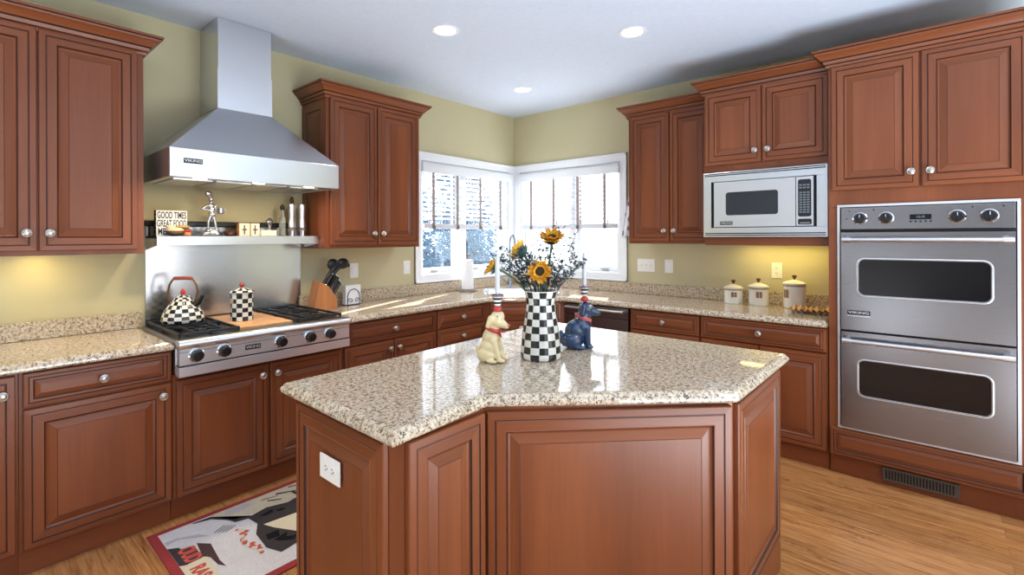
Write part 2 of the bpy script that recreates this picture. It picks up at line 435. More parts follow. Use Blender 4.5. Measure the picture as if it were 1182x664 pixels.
# ------------------------------------------------------------------ outdoors
def ground():
    k = NT('pale_winter_lawn'); n = k.noise(k.coords(), .6, 5)
    k.color(k.ramp(n, [(.3, lin(150, 158, 162)), (.7, lin(182, 188, 192))])); k.val('Roughness', .9); return k.m
struct(MB().box(-40, -.2, -30, 60, -.9, -.6).box(-.2, 40, .2, 60, -.9, -.6).build('ground_outside', ground()))
bark = plain('grey_bark', (72, 82, 96), .9); leafm = plain('winter_evergreen', (66, 92, 112), .8)
def tree(x, y, h, seed, label):
    rnd = random.Random(seed)
    t = thing('evergreen_tree', label, 'tree', (x, y, -.62), 0, 'trees outside the window')
    br = MB(); lf = MB()
    def grow(p, d, L, r, lv):
        q = p+d*L; mid = p.lerp(q, .5)+Vector((rnd.uniform(-1, 1), rnd.uniform(-1, 1), 0))*L*.06
        br.tube([p, mid, q], [r, r*.8, r*.6], 5)
        if lv == 0 or L < .22:
            for _ in range(14):
                c = q+Vector((rnd.gauss(0, .22), rnd.gauss(0, .22), rnd.gauss(0, .16)))
                a = Vector((rnd.gauss(0, 1), rnd.gauss(0, 1), rnd.gauss(0, 1))).normalized()*rnd.uniform(.03, .07); b = a.orthogonal().normalized()*rnd.uniform(.015, .03)
                n = a.cross(b).normalized()*.008
                lf.add([c-a, c+b+n, c+a, c-b+n, c-n*.6], [(0, 1, 4), (1, 2, 4), (2, 3, 4), (3, 0, 4), (0, 3, 2, 1)])
            return
        for _ in range(rnd.choice((3, 4))):
            nd = (d+Vector((rnd.gauss(0, .55), rnd.gauss(0, .55), rnd.gauss(.05, .3)))).normalized()
            grow(p.lerp(q, rnd.uniform(.45, 1)), nd, L*rnd.uniform(.6, .8), r*.55, lv-1)
    grow(Vector((0, 0, 0)), Vector((0, 0, 1)), h*.20, .09, 4)
    for _ in range(1700):
        q = rnd.random(); zz = .25+q*h*.95; rad = (1-q)*h*.30+.12; a0 = rnd.uniform(0, 2*PI); rr = rad*math.sqrt(rnd.random())
        c = Vector((rr*math.cos(a0), rr*math.sin(a0), zz)); a = Vector((math.cos(a0), math.sin(a0), rnd.uniform(-.7, .3))).normalized()*rnd.uniform(.05, .13); b = a.orthogonal().normalized()*rnd.uniform(.02, .045); n = a.cross(b).normalized()*.01
        lf.add([c-a, c+b+n, c+a, c-b+n, c-n*.6], [(0, 1, 4), (1, 2, 4), (2, 3, 4), (3, 0, 4), (0, 3, 2, 1)])
    br.build('trunk', bark, t); lf.build('foliage', leafm, t)
for i, (x, y, h) in enumerate([(-5.0, 2.2, 4.6), (-5.8, 4.9, 4.6), (-8.6, 3.8, 5.6), (-8.6, 7.0, 5.6), (-12.0, 6.4, 6.6), (-12.0, 10.4, 6.6)]):
    tree(x, y, h, i+3, 'blue-grey evergreen tree standing outside the paired window beside the tall wall cupboard')
# ------------------------------------------------------------------ cabinets
def panel_mesh(b, x0, x1, z0, z1, yb, kind='door', horiz=False):
    """raised-panel front: nested mitred rings. front faces -y; yb = y of the back face. mats 0 vertical,1 horizontal,2 glaze"""
    w, h = x1-x0, z1-z0
    m = min(w, h)
    if kind == 'drawer':
        R = [(0, 0), (0, .015), (.003, .019), (.015, .020), ('g', .0165, .0175), ('g', .0185, .0175), (.0205, .0195), (.030, .0195), ('g', .032, .014), ('g', .0345, .012), (.052, .0175), (.053, .018)]
    elif kind == 'side':
        R = [(0, 0), (0, .004), (.050, .004), (.053, .006), ('g', .057, .000), (.061, -.003), (.090, .003), (.092, .0035)]
    else:
        R = [(0, 0), (0, .015), (.003, .019), (.024, .020), ('g', .0258, .0172), ('g', .0282, .0172), (.031, .0195), (.060, .0195), (.0625, .021), ('g', .067, .0145), (.0700, .0112), (.0722, .010), (.074, .0095), (.104, .0175), ('g', .1055, .0168), (.1065, .018)]
    R = [(r[1], r[2], 2) if r[0] == 'g' else (r[0], r[1], 0) for r in R]
    lim = m/2-.012
    if R[-1][0] > lim:
        f = lim/R[-1][0]; R = [(a*f, d, g) for a, d, g in R]
    def rect(i, d): return [(x0+i, yb-d, z0+i), (x1-i, yb-d, z0+i), (x1-i, yb-d, z1-i), (x0+i, yb-d, z1-i)]
    for (a, d, _), (a2, d2, g) in zip(R, R[1:]):
        p, q = rect(a, d), rect(a2, d2)
        for k in range(4):
            mt = 2 if g else (1 if k in (0, 2) else 0)
            b.add([p[k], p[(k+1) % 4], q[(k+1) % 4], q[k]], [(0, 1, 2, 3)], mt)
    b.add(rect(*R[-1][:2]), [(0, 1, 2, 3)], 1 if horiz else 0)
    b.add(rect(0, 0), [(3, 2, 1, 0)], 0)
    return b
WM = [M['wv'], M['wh'], M['glaze']]
KN = None
def knob(parent, x, z, y):
    global KN
    if KN is None:
        b = MB()
        b.lathe([(.010, 0), (.0075, .003), (.0065, .012), (.012, .016), (.0165, .019), (.0175, .022), (.0165, .0245), (.0135, .0258), (.012, .0250), (.0105, .0262), (.006, .0285), (.001, .029)], n=20, axis='-y')
        KN = b.build('knob', M['nickel'], parent, (x, y, z)); KN.scale = (1.12, 1, 1.12); return KN
    o = KN.copy(); COL.objects.link(o); o.parent = parent; o.location = (x, y, z); return o

CROWN = [(0, 0), (.010, 0), (.013, .010), (.012, .016), (.019, .020), (.022, .030), (.024, .036), (.033, .042), (.042, .054), (.054, .066), (.060, .070), (.064, .074), (.066, .082), (.074, .086), (.075, .098), (0, .098)]
def sweep(b, path, prof, z, m=0, glaze=2, cope=None):
    """sweep a moulding profile (outward, up) along an open plan path; outward is to the right of travel"""
    n = len(path); P = [Vector(p) for p in path]; rings = []
    for i in range(n):
        if 0 < i < n-1:
            e1 = (P[i]-P[i-1]).normalized(); e2 = (P[i+1]-P[i]).normalized()
            n1 = Vector((e1.y, -e1.x)); n2 = Vector((e2.y, -e2.x)); d = (n1+n2)/(1+n1.dot(n2))
        else:
            e = (P[1]-P[0]) if i == 0 else (P[-1]-P[-2]); e.normalize(); d = Vector((e.y, -e.x))
        rings.append([(P[i].x+d.x*o, P[i].y+d.y*o, z+h) for o, h in prof])
    if cope is not None:          # the far end is cut to the profile of the moulding it butts against (its foot at height cope)
        def out_at(zz):
            h = min(max(zz-cope, 0), .098)
            for (o0, h0), (o1, h1) in zip(prof[:-1], prof[1:-1]):
                if h0 <= h <= h1 and h1 > h0: return o0+(o1-o0)*(h-h0)/(h1-h0)
            return .010 if h < .01 else .075
        e = (P[-1]-P[-2]).normalized()
        rings[-1] = [(p[0]-e.x*(out_at(p[2])+.002 if p[2] >= cope else .002), p[1]-e.y*(out_at(p[2])+.002 if p[2] >= cope else .002), p[2]) for p in rings[-1]]
    k = len(prof)
    for i in range(n-1):
        for j in range(k-1):
            mt = glaze if j in (3, 6, 12) else m
            b.add([rings[i][j], rings[i+1][j], rings[i+1][j+1], rings[i][j+1]], [(0, 1, 2, 3)], mt)
    b.add(rings[0], [list(range(k))]); b.add(rings[-1], [list(range(k))[::-1]])
    return b

def cabinet(label, loc, rz, W, D, z0, z1, fronts, crown=None, plinth=None, side=None, name='cabinet', body=None):
    """local frame: x along the front, y into the cabinet, front face frame at y=0"""
    t = thing(name, label, 'cabinet', (loc[0], loc[1], 0), rz)
    b = MB()
    if body: body(b)
    else: b.box(0, W, 0, D, z0, z1, 0, .002)
    b.build('carcass', WM, t)
    for fr in fronts:
        kind, x0, x1, a0, a1 = fr[:5]; kn = fr[5] if len(fr) > 5 else None
        f = MB(); panel_mesh(f, x0, x1, a0, a1, -.0005, 'drawer' if kind in ('drawer', 'false') else 'door', kind in ('drawer', 'false'))
        o = f.build('drawer_front' if kind in ('drawer', 'false') else 'door', WM, t)
        if kn: knob(o, kn[0], kn[1], -.019)
    if crown:
        c = MB(); path, zc = crown[:2]
        sweep(c, path, CROWN, zc, 1, cope=crown[2] if len(crown) > 2 else None); c.build('crown_molding', WM, t)
    if plinth:
        p = MB(); p.box(plinth[0], plinth[1], .035, D-.02, 0, z0+.004, 1, .002); p.build('plinth', WM, t)
    if side:
        for s in side: s(t)
    return t

R90 = PI/2
ZF = .612     # face frame plane in front of the wall
# --- left wall base run: local x = world y - y0
def lbase(label, y0, y1, fronts, **kw):
    return cabinet(label, (ZF-.012, y0), R90, y1-y0, .59, .118, .873, [(f[0], f[1]-y0, f[2]-y0, *f[3:5], *(((f[5][0]-y0, f[5][1]),) if len(f) > 5 else ())) for f in fronts], plinth=(0, y1-y0), **kw)
lbase('cherry base cabinet with one full-height door at the near end of the range wall', -4.43, -3.902, [('door', -4.42, -3.912, .124, .862, (-3.95, .79))])
lbase('cherry base cabinet with one drawer over a single wide door, beside the cooktop', -3.902, -3.358, [('drawer', -3.889, -3.366, .722, .866, (-3.628, .794)), ('door', -3.889, -3.366, .124, .712, (-3.402, .655))])
t = cabinet('cherry base cabinet with two tall doors directly under the cooktop', (ZF-.012, -3.356), R90, .932, .59, .118, .742,
    [('door', .014, .457, .124, .714, (.425, .655)), ('door', .474, .918, .124, .714, (.507, .655))], plinth=(0, .932))
lbase('cherry base cabinet with wide drawer over two doors, below the napkin holder', -2.422, -1.640, [('drawer', -2.411, -1.648, .722, .862, (-2.03, .792)), ('door', -2.411, -2.036, .124, .712, (-2.07, .655)), ('door', -2.028, -1.648, .124, .712, (-1.993, .655))])
lbase('cherry base cabinet that is a stack of drawers, next to the sink corner', -1.638, -1.098, [('drawer', -1.630, -1.108, .722, .862, (-1.37, .792)), ('drawer', -1.630, -1.108, .56, .712, (-1.37, .64)), ('drawer', -1.630, -1.108, .345, .55, (-1.37, .45)), ('drawer', -1.630, -1.108, .124, .335, (-1.37, .23))])
# --- corner sink base at 45 degrees
sx0, sy0 = .600, -1.094; sL = math.hypot(1.094-.600, 1.094-.600)
def sinkbody(b):
    b.box(0, sL, 0, .02, .118, .873, 0, .002)
    b.box(0, .02, .02, .28, .118, .70, 0); b.box(sL-.02, sL, .02, .28, .118, .70, 0); b.box(.02, sL-.02, .02, .5, .118, .138, 0)
cabinet('cherry corner sink cabinet set at an angle with a false drawer over two doors', (sx0, sy0), PI/4, sL, .30, .118, .873,
    [('false', .05, sL-.05, .722, .862), ('door', .05, sL/2-.004, .124, .712, (sL/2-.04, .655)), ('door', sL/2+.004, sL-.05, .124, .712, (sL/2+.04, .655))], plinth=(0, sL), body=sinkbody)
# --- right wall base run
def rbase(label, x0, x1, fronts, **kw):
    return cabinet(label, (x0, -(ZF-.012)), 0, x1-x0, .59, .118, .873, [(f[0], f[1]-x0, f[2]-x0, *f[3:5], *(((f[5][0]-x0, f[5][1]),) if len(f) > 5 else ())) for f in fronts], plinth=(0, x1-x0), **kw)
rbase('cherry base cabinet with a drawer over a single door, right beside the dishwasher', 1.702, 2.244, [('drawer', 1.715, 2.236, .722, .862, (1.975, .792)), ('door', 1.715, 2.236, .124, .712, (1.75, .655))])
rbase('cherry base cabinet with wide drawer over two doors, below the white canisters', 2.246, 3.010, [('drawer', 2.254, 3.002, .722, .866, (2.628, .794)), ('door', 2.254, 2.624, .124, .712, (2.59, .655)), ('door', 2.632, 3.002, .124, .712, (2.668, .655))])

# --- wall cupboards, left wall (depth .34)
def side_panel(x, z0, z1, D, left=True):
    def f(t):
        b = MB(); panel_mesh(b, 0, D-.02, z0+.02, z1-.02, -.0005, 'side'); o = b.build('side_panel', WM, t)
        o.location = (x, D-.01, 0); o.rotation_euler = (0, 0, -R90) if left else (0, 0, R90)
        if not left: o.location = (x, .01, 0)
    return f
def lupper(label, y0, y1, zb, doors, side=None, ends=(1, 1)):
    W = y1-y0; D = .34
    path = [(0, D), (0, 0), (W, 0), (W, D)]
    return cabinet(label, (D, y0), R90, W, D-.002, zb, 2.425, [('door', d0-y0, d1-y0, zb+.022, 2.408, (k-y0, zb+.105)) for d0, d1, k in doors], crown=([(0, D-.004), (0, -.001), (W, -.001), (W, D-.004)], 2.397), side=side)
lupper('tall cherry wall cupboard with two doors above the yellow-lit counter', -4.180, -3.414, 1.352, [(-4.168, -3.822, -3.858), (-3.816, -3.444, -3.780)])
lupper('cherry wall cupboard with two narrow doors between the steel hood and the window', -2.390, -1.586, 1.355, [(-2.366, -1.992, -2.027), (-1.984, -1.606, -1.950)], side=[side_panel(0, 1.355, 2.40, .34)])
# --- wall cupboards, right wall
cabinet('cherry wall cupboard with two narrow doors between the window and the microwave', (1.560, -.34), 0, .692, .338, 1.372, 2.431,
    [('door', .026, .354, 1.394, 2.418, (.318, 1.475)), ('door', .362, .686, 1.394, 2.418, (.398, 1.475))], crown=([(0, .334), (0, -.001), (.692, -.001)], 2.412, 2.432))
def mwbody(b):
    W, D = .760, .528
    b.box(0, W, 0, D, 1.876, 2.439, 0, .002); b.box(0, W, 0, D, 1.368, 1.424, 1, .002); b.box(0, .045, 0, D, 1.424, 1.876, 0); b.box(W-.045, W, 0, D, 1.424, 1.876, 0); b.box(.045, W-.045, D-.02, D, 1.424, 1.876, 0)
cabinet('deep cherry wall cupboard with two short doors built over the microwave', (2.254, -.53), 0, .760, .528, 1.368, 2.452,
    [('door', .008, .374, 1.928, 2.436, (.338, 2.005)), ('door', .380, .752, 1.928, 2.436, (.416, 2.005))], crown=([(0, .18), (0, -.001), (.760, -.001)], 2.432, 2.440), body=mwbody)
def tallbody(b):
    W, D = .850, .608
    b.box(0, .060, 0, D, .12, 1.6, 0, .002); b.box(W-.060, W, 0, D, .12, 1.6, 0, .002); b.box(.060, W-.06, 0, D, .12, .302, 1); b.box(0, W, 0, D, 1.6, 2.475, 0, .002)
    b.box(.06, W-.06, D-.02, D, .302, 1.6, 0)
tall = cabinet('full-height cherry cabinet housing the steel double oven, two doors above and vent below', (3.015, -.610), 0, .850, .608, .12, 2.45,
    [('door', .018, .420, 1.700, 2.436, (.386, 1.782)), ('door', .430, .836, 1.700, 2.436, (.466, 1.782)), ('false', .008, .842, .128, .286)],
    crown=([(0, .30), (0, -.001), (.850, -.001), (.850, .6)], 2.440), plinth=(0, .850), body=tallbody)
v = MB()
v.box(.252, .580, .020, .034, .030, .106, 0, .002)
gv = v.build('vent_grille', plain('dark_bronze_grille', (92, 84, 74), .4, .4), tall)
v = MB()
for i in range(22): v.box(.268+i*.0135, .2755+i*.0135, .0185, .021, .044, .094)
v.build('slot', M['gap'], gv)

# ------------------------------------------------------------------ worktops
EDGE = [(.010, 0), (.003, .004), (0, .010), (0, .017), (.003, .023), (.008, .027), (.0095, .030), (.012, .034), (.018, .0385), (.026, .040)]
def slab(name, pts, z, hole=None, parent=None, mat='granite', sharp=()):
    """granite slab with moulded edge; sharp = indices of edges against walls (no moulding needed but harmless)"""
    b = MB(); rings = []
    for o, h in EDGE: rings.append([(x, y, z+h) for x, y in offset_poly(pts, o)])
    n = len(pts)
    for a, c in zip(rings, rings[1:]):
        for i in range(n): b.add([a[i], a[(i+1) % n], c[(i+1) % n], c[i]], [(0, 1, 2, 3)], 0)
    if hole is None:
        b.add(rings[-1], [list(range(n))]); b.add(rings[0], [list(range(n))[::-1]])
    else:
        for ring, zz, flip in ((rings[-1], z+.040, False), (rings[0], z, True)):
            bm = bmesh.new()
            o_ = [bm.verts.new(p) for p in ring]; h_ = [bm.verts.new((x, y, zz)) for x, y in hole]
            ed = [bm.edges.new((o_[i], o_[(i+1) % n])) for i in range(n)]+[bm.edges.new((h_[i], h_[(i+1) % len(h_)])) for i in range(len(h_))]
            bmesh.ops.triangle_fill(bm, edges=ed, use_beauty=True)
            bmesh.ops.recalc_face_normals(bm, faces=bm.faces[:])
            for f in bm.faces:
                if (f.normal.z < 0) != flip: f.normal_flip()
            b.addbm(bm); bm.free()
        k = len(hole)
        b.add([(x, y, z) for x, y in hole]+[(x, y, z+.04) for x, y in hole], [(i, k+i, k+(i+1) % k, (i+1) % k) for i in range(k)])
    return b.build(name, M[mat], parent)
w1 = slab('worktop', [(.004, -4.44), (.645, -4.44), (.645, -3.358), (.004, -3.358)], .875)
tag(w1, 'short granite worktop with backsplash at the near end, lit yellow from under the cupboard', 'worktop')
MB().box(.002, .024, -4.44, -3.358, .9152, 1.008, 0, .003).build('backsplash', M['granite'], w1)
# sink hole, rotated square in the corner
def rsq(cx, cy, a, b_, ang, r=.05, n=5):
    pts = []
    for sx, sy, a0 in ((1, 1, 0), (-1, 1, 90), (-1, -1, 180), (1, -1, 270)):
        for i in range(n+1):
            t = math.radians(a0+90*i/n); x = sx*(a-r)+r*math.cos(t); y = sy*(b_-r)+r*math.sin(t)
            pts.append((cx+x*math.cos(ang)-y*math.sin(ang), cy+x*math.sin(ang)+y*math.cos(ang)))
    return pts
SKC = (.52, -.52)
w2 = slab('worktop', [(.004, -.004), (.004, -2.422), (.645, -2.422), (.645, -1.09), (1.09, -.645), (3.011, -.645), (3.011, -.004)], .875, hole=rsq(*SKC, .34, .20, PI/4))
tag(w2, 'long granite worktop wrapping the corner under both windows from cooktop to double oven', 'worktop')
bs = MB(); bs.box(.002, .024, -2.422, -.002, .9152, 1.010, 0, .003); bs.box(.024, 3.011, -.024, -.002, .9152, 1.010, 0, .003)
bs.build('backsplash', M['granite'], w2)
sk = thing('corner_sink', 'steel drop-in sink set in the granite at the window corner', 'sink', (SKC[0], SKC[1], .915), PI/4)
b = MB()
rim = [rsq(0, 0, .355, .215, 0, .06), rsq(0, 0, .352, .212, 0, .058), rsq(0, 0, .335, .195, 0, .045), rsq(0, 0, .330, .190, 0, .045), rsq(0, 0, .31, .17, 0, .06)]
zs = [.0006, .006, .006, -.004, -.17]
for i in range(4):
    n = len(rim[0])
    b.add([(x, y, zs[i]) for x, y in rim[i]]+[(x, y, zs[i+1]) for x, y in rim[i+1]], [(k, (k+1) % n, n+(k+1) % n, n+k) for k in range(n)], 0, i > 1)
b.add([(x, y, -.17) for x, y in rim[4]], [list(range(len(rim[4])))])
b.build('basin', M['steel'], sk)
# faucet
FAUC = plain('brushed_nickel_faucet', (132, 140, 150), .32, .9)
fa = thing('faucet', 'tall gooseneck faucet with single lever at the corner sink', 'faucet', (.235, -.345, .9155), -.55)
MB().lathe([(.032, 0), (.032, .008), (.024, .014), (.020, .03), (.019, .10), (.016, .115)], n=24).build('base', FAUC, fa)
pts = [(0, 0, .10), (0, 0, .25), (0, 0, .41)]+[(.085-.085*math.cos(a), 0, .43+.10*math.sin(a)) for a in [PI*i/12 for i in range(0, 12)]]+[(.168, 0, .40), (.168, 0, .36)]
MB().tube(pts, .011, 14).lathe([(.013, -.02), (.015, .0), (.015, .05), (.012, .06)], (.168, 0, .32), 16).build('spout', FAUC, fa)
MB().tube([(0, -.018, .06), (0, -.04, .065), (.01, -.085, .095)], [.010, .008, .005], 10).build('lever', FAUC, fa)
# island
ISL = [(1.705, -1.665), (1.722, -3.318), (2.418, -3.335), (2.391, -2.948), (3.002, -2.375), (3.010, -1.672)]
iw = slab('island_worktop', ISL, .875)
tag(iw, 'glossy granite worktop with notched corner on the central island', 'worktop')
isl = thing('kitchen_island', 'cherry kitchen island with an angled raised-panel front in the middle of the floor', 'island', (0, 0, 0))
IB = [(1.80, -1.75), (1.812, -3.286), (2.348, -3.296), (2.374, -3.268), (2.378, -2.949), (2.974, -2.359), (2.974, -1.750)]
b = MB(); b.poly_prism(IB, .10, .8745, 0); b.build('carcass', WM, isl)
def face(p0, p1, segs, z0=.135, z1=.862):
    """panels on the face from plan point p0 to p1 (front to the right of travel)"""
    a = Vector(p0); c = Vector(p1); d = c-a; L = d.length; rz = math.atan2(d.y, d.x)
    for s0, s1, nm in segs:
        f = MB(); panel_mesh(f, s0, (s1 if s1 > 0 else L+s1), z0, z1, -.0005, 'door'); o = f.build(nm, WM, isl)
        o.location = (a.x, a.y, 0); o.rotation_euler = (0, 0, rz)
    mo = MB(); mo.box(.0, L, -.0165, -.0006, .0005, .105, 1, .003); sweep(mo, [(0, -.0006), (L, -.0006)], [(0, 0), (.016, 0), (.014, .012), (.009, .018), (.007, .026), (0, .028)], .105, 1)
    o = mo.build('base_molding', WM, isl); o.location = (a.x, a.y, 0); o.rotation_euler = (0, 0, rz)
face(IB[1], IB[2], [(.004, -.004, 'end_panel')])
face(IB[3], IB[4], [(.006, -.012, 'front_panel')])
face(IB[4], IB[5], [(.010, -.010, 'front_panel')])
face(IB[5], IB[6], [(.012, -.008, 'end_panel')])
face(IB[0], IB[1], [(.01, .50, 'door'), (.51, 1.0, 'door'), (1.01, -.01, 'door')])
face(IB[6], IB[0], [(.01, .58, 'door'), (.59, -.01, 'door')])

# ------------------------------------------------------------------ badges
BADGE_TXT = plain('badge_letters', (226, 226, 224), .35, .3)
def badge(parent, x, z, y, w=.105, h=.028, strip=True):
    """black maker's plate on a face looking to -y (parent's frame)"""
    e = MB(); e.box(x-w/2, x+w/2, y-.003, y, z-h/2, z+h/2, 0, .0008)
    o = e.build('badge', [plain('black_badge', (16, 18, 20), .3)], parent)
    text('lettering', 'VIKING', h*.78, o, (x, y-.0034, z), (R90, 0, 0), BADGE_TXT, sx=w/(h*.78)/3.55)
    if strip:
        s = MB(); s.box(x-w/2, x+w/2, y-.0025, y, z-h/2-.009, z-h/2-.003, 0); s.build('badge_strip', M['steel_bright'], o)
    return o

# ------------------------------------------------------------------ range hood (local x = world y + 2.91, front -y => world +x)
hood = thing('range_hood', 'large stainless steel chimney hood above the cooktop', 'range hood', (0, -2.912, 0), R90)
def frus(b, r0, z0, r1, z1, m=0):
    (a0, a1, c0, c1), (e0, e1, g0, g1) = r0, r1
    vs = [(a0, c0, z0), (a1, c0, z0), (a1, c1, z0), (a0, c1, z0), (e0, g0, z1), (e1, g0, z1), (e1, g1, z1), (e0, g1, z1)]
    return b.add(vs, [(0, 1, 5, 4), (1, 2, 6, 5), (2, 3, 7, 6), (3, 0, 4, 7), (4, 5, 6, 7), (3, 2, 1, 0)], m)
HY = -.002
b = MB(); frus(b, (-.457, .457, -.62, HY), 1.889, (-.134, .172, -.305, HY), 2.20); b.build('canopy', M['steel'], hood)
b = MB(); b.box(-.457, .457, -.62, -.612, 1.742, 1.8888, 0, .0015); b.box(-.457, -.449, -.612, HY, 1.742, 1.8888); b.box(.449, .457, -.612, HY, 1.742, 1.8888); b.box(-.449, .449, -.612, HY, 1.875, 1.8885)
bd = b.build('band', M['steel'], hood)
badge(hood, -.355, 1.827, -.6205, .085, .026)
b = MB(); b.box(-.449, .449, -.612, HY, 1.75, 1.756); 
for i in range(4): b.box(-.40+i*.205, -.215+i*.205, -.46, -.06, 1.744, 1.75)
b.build('baffle_filter', M['steel_bright'], hood)
for x in (-.30, 0, .30):
    MB().lathe([(.032, 0), (.032, -.006)], (x, -.54, 1.75), 20).build('hood_lamp', plain('warm_lamp_lens', (255, 244, 220), .3, emit=((1, .88, .66), 3.0)), hood)
    l = light('hood_lamp_glow', 'AREA', 2.4, (1, .80, .50), (.54, -2.912+x, 1.738), (0, 0, -1), shape='DISK', size=.06); l.parent = None
MB().box(-.138, .176, -.309, HY, 2.2005, 2.436, 0, .0012).build('lower_chimney', M['steel'], hood)
MB().box(-.134, .172, -.305, HY, 2.4365, 2.738, 0, .0012).build('upper_chimney', M['steel'], hood)

# backsplash sheet and warming shelf
sp = MB().box(-.424, .499, -.012, -.002, .9155, 1.50, 0).build('steel_backsplash', steel('polished_splash_steel', (196, 198, 204), .2, 'z'))
sp.location = (0, -2.912, 0); sp.rotation_euler = (0, 0, R90); tag(sp, 'tall stainless steel splash sheet on the wall behind the cooktop', 'splash panel')
shelf = thing('warming_shelf', 'stainless steel shelf below the hood holding salt mills and a sign', 'shelf', (0, -2.912, 0), R90)
b = MB(); b.box(-.424, .514, -.25, -.0135, 1.432, 1.442, 0); b.box(-.424, .514, -.25, -.242, 1.391, 1.432, 0)
b.add([(-.424, -.25, 1.391), (-.424, -.0135, 1.36), (-.424, -.0135, 1.442), (-.424, -.25, 1.442)], [(0, 1, 2, 3)]); b.add([(.514, -.25, 1.391), (.514, -.0135, 1.36), (.514, -.0135, 1.442), (.514, -.25, 1.442)], [(3, 2, 1, 0)])
b.build('shelf_board', M['steel_bright'], shelf)
b = MB(); b.box(-.432, .44, -.040, -.0135, 1.502, 1.535, 0, .006); b.build('back_rail', M['black'], shelf)
b = MB(); b.box(-.415, -.405, -.03, -.0135, 1.442, 1.502); b.box(.42, .43, -.03, -.0135, 1.442, 1.502); b.build('rail_bracket', M['black'], shelf)

# ------------------------------------------------------------------ cooktop (same local frame)
ct = thing('gas_cooktop', 'stainless steel professional gas cooktop with five black knobs', 'cooktop', (0, -2.892, 0), R90)
X0, X1 = -.462, .462
b = MB(); b.box(X0, X1, -.64, -.0135, .748, .918, 0, .001); b.build('body', M['steel'], ct)
b = MB(); prof = [(-.6405, .884), (-.703, .884), (-.710, .888), (-.712, .905), (-.708, .918), (-.694, .9265), (-.660, .928), (-.648, .918)]
n = len(prof); vs = [(X0, y, z) for y, z in prof]+[(X1, y, z) for y, z in prof]
b.add(vs, [(i, (i+1) % n, n+(i+1) % n, n+i) for i in range(n)], 0, True); b.add(vs[:n], [list(range(n))[::-1]]); b.add(vs[n:], [list(range(n))])
b.build('front_rail', M['steel_bright'], ct)
b = MB(); b.box(X0+.003, X1-.003, -.700, -.6405, .802, .8835, 0, .001); cp = b.build('control_panel', M['steel_panel'], ct)
MB().box(X0+.003, X1-.003, -.7004, -.7, .866, .868).build('seam', M['gap'], cp)
b = MB(); b.box(X0+.006, X1-.006, -.69, -.6405, .794, .802, 1); b.box(X0, X1, -.702, -.6405, .746, .794, 0, .0015); b.build('lower_trim', [M['steel_panel'], M['gap']], ct)
for i, x in enumerate((-.388, -.262, .030, .200, .324)):
    k = MB(); k.lathe([(.036, 0), (.036, .006), (.031, .010), (.030, .008)], (x, -.7005, .846), 28, axis='-y'); kb = k.build('knob_bezel', M['chrome'], ct)
    k = MB(); k.lathe([(.028, .008), (.0275, .020), (.025, .038), (.022, .041), (.001, .0415)], (x, -.7005, .846), 10, axis='-y', smooth=False); k.box(x-.004, x+.004, -.7005-.045, -.7405, .824, .868, 0, .001)
    k.build('knob', M['black'], kb)
badge(ct, -.118, .842, -.7005, .080, .026, False)
for xa, xb in ((X0+.012, -.155), (.155, X1-.012)): MB().box(xa, xb, -.635, -.03, .918, .9215).build('burner_tray', M['black'], ct)
def grate(x0, x1, y0, y1):
    b = MB(); z0, z1 = .9215, .950; w = .013
    for yy in (y0, (y0+y1)/2-w/2, y1-w): b.box(x0, x1, yy, yy+w, z1-.014, z1, 0, .002)
    for xx in (x0, x1-w): b.box(xx, xx+w, y0, y1, z1-.014, z1, 0, .002)
    for xx in (x0, x1-w, (x0+x1)/2):
        for yy in (y0, (y0+y1)/2, y1-w): b.box(xx, xx+w, yy, yy+w, z0, z1, 0, .002)
    for cy in ((y0*.75+y1*.25), (y0*.25+y1*.75)):
        cx = (x0+x1)/2
        for a in range(4):
            ang = PI/4+a*PI/2; r0, r1 = .03, .135
            p = [(cx+r*math.cos(ang), cy+r*math.sin(ang), z1-.006) for r in (r0, r1)]; b.tube(p, .0065, 6)
        for dx in (-.5, .5): b.box(cx+dx*.14-.005, cx+dx*.14+.005, cy-.14, cy+.14, z1-.012, z1+.001, 0, .002)
    o = b.build('grate', M['iron'], ct)
    for cy in ((y0*.75+y1*.25), (y0*.25+y1*.75)):
        MB().lathe([(.048, .9215), (.048, .930), (.034, .932), (.033, .940), (.001, .941)], ((x0+x1)/2, cy, 0), 20).build('burner', M['iron'], o)
grate(X0+.016, -.158, -.632, -.040); grate(.158, X1-.016, -.632, -.040)
bo = MB().box(-.152, .148, -.60, -.05, .9187, .9365, 0, .002).build('wooden_board', M['board'])
bo.location = (0, -2.892, 0); bo.rotation_euler = (0, 0, R90); tag(bo, 'light wooden board covering the griddle in the middle of the cooktop', 'board')

# ------------------------------------------------------------------ dishwasher
dw = thing('dishwasher', 'dark steel dishwasher with a long bar handle near the sink corner', 'dishwasher', (1.096, -.60, 0), 0)
b = MB(); b.box(.0, .602, .0, .57, .12, .868); b.build('body', M['black'], dw)
b = MB(); b.box(.004, .598, -.022, -.0005, .125, .772, 0, .003); b.build('door', plain('dark_grey_steel', (132, 122, 124), .26, 1.0), dw)
b = MB(); b.box(.004, .598, -.022, -.0005, .776, .864, 0, .003); b.build('control_strip', plain('dark_control_strip', (124, 116, 118), .26, 1.0), dw)
b = MB(); b.tube([(.03, -.058, .838), (.572, -.058, .838)], .010, 12); b.box(.03, .048, -.058, -.022, .828, .848, 0, .002); b.box(.554, .572, -.058, -.022, .828, .848, 0, .002); b.build('handle', M['steel_bright'], dw)
b = MB(); b.box(.0, .602, .03, .55, 0, .119); b.build('plinth', M['black'], dw)

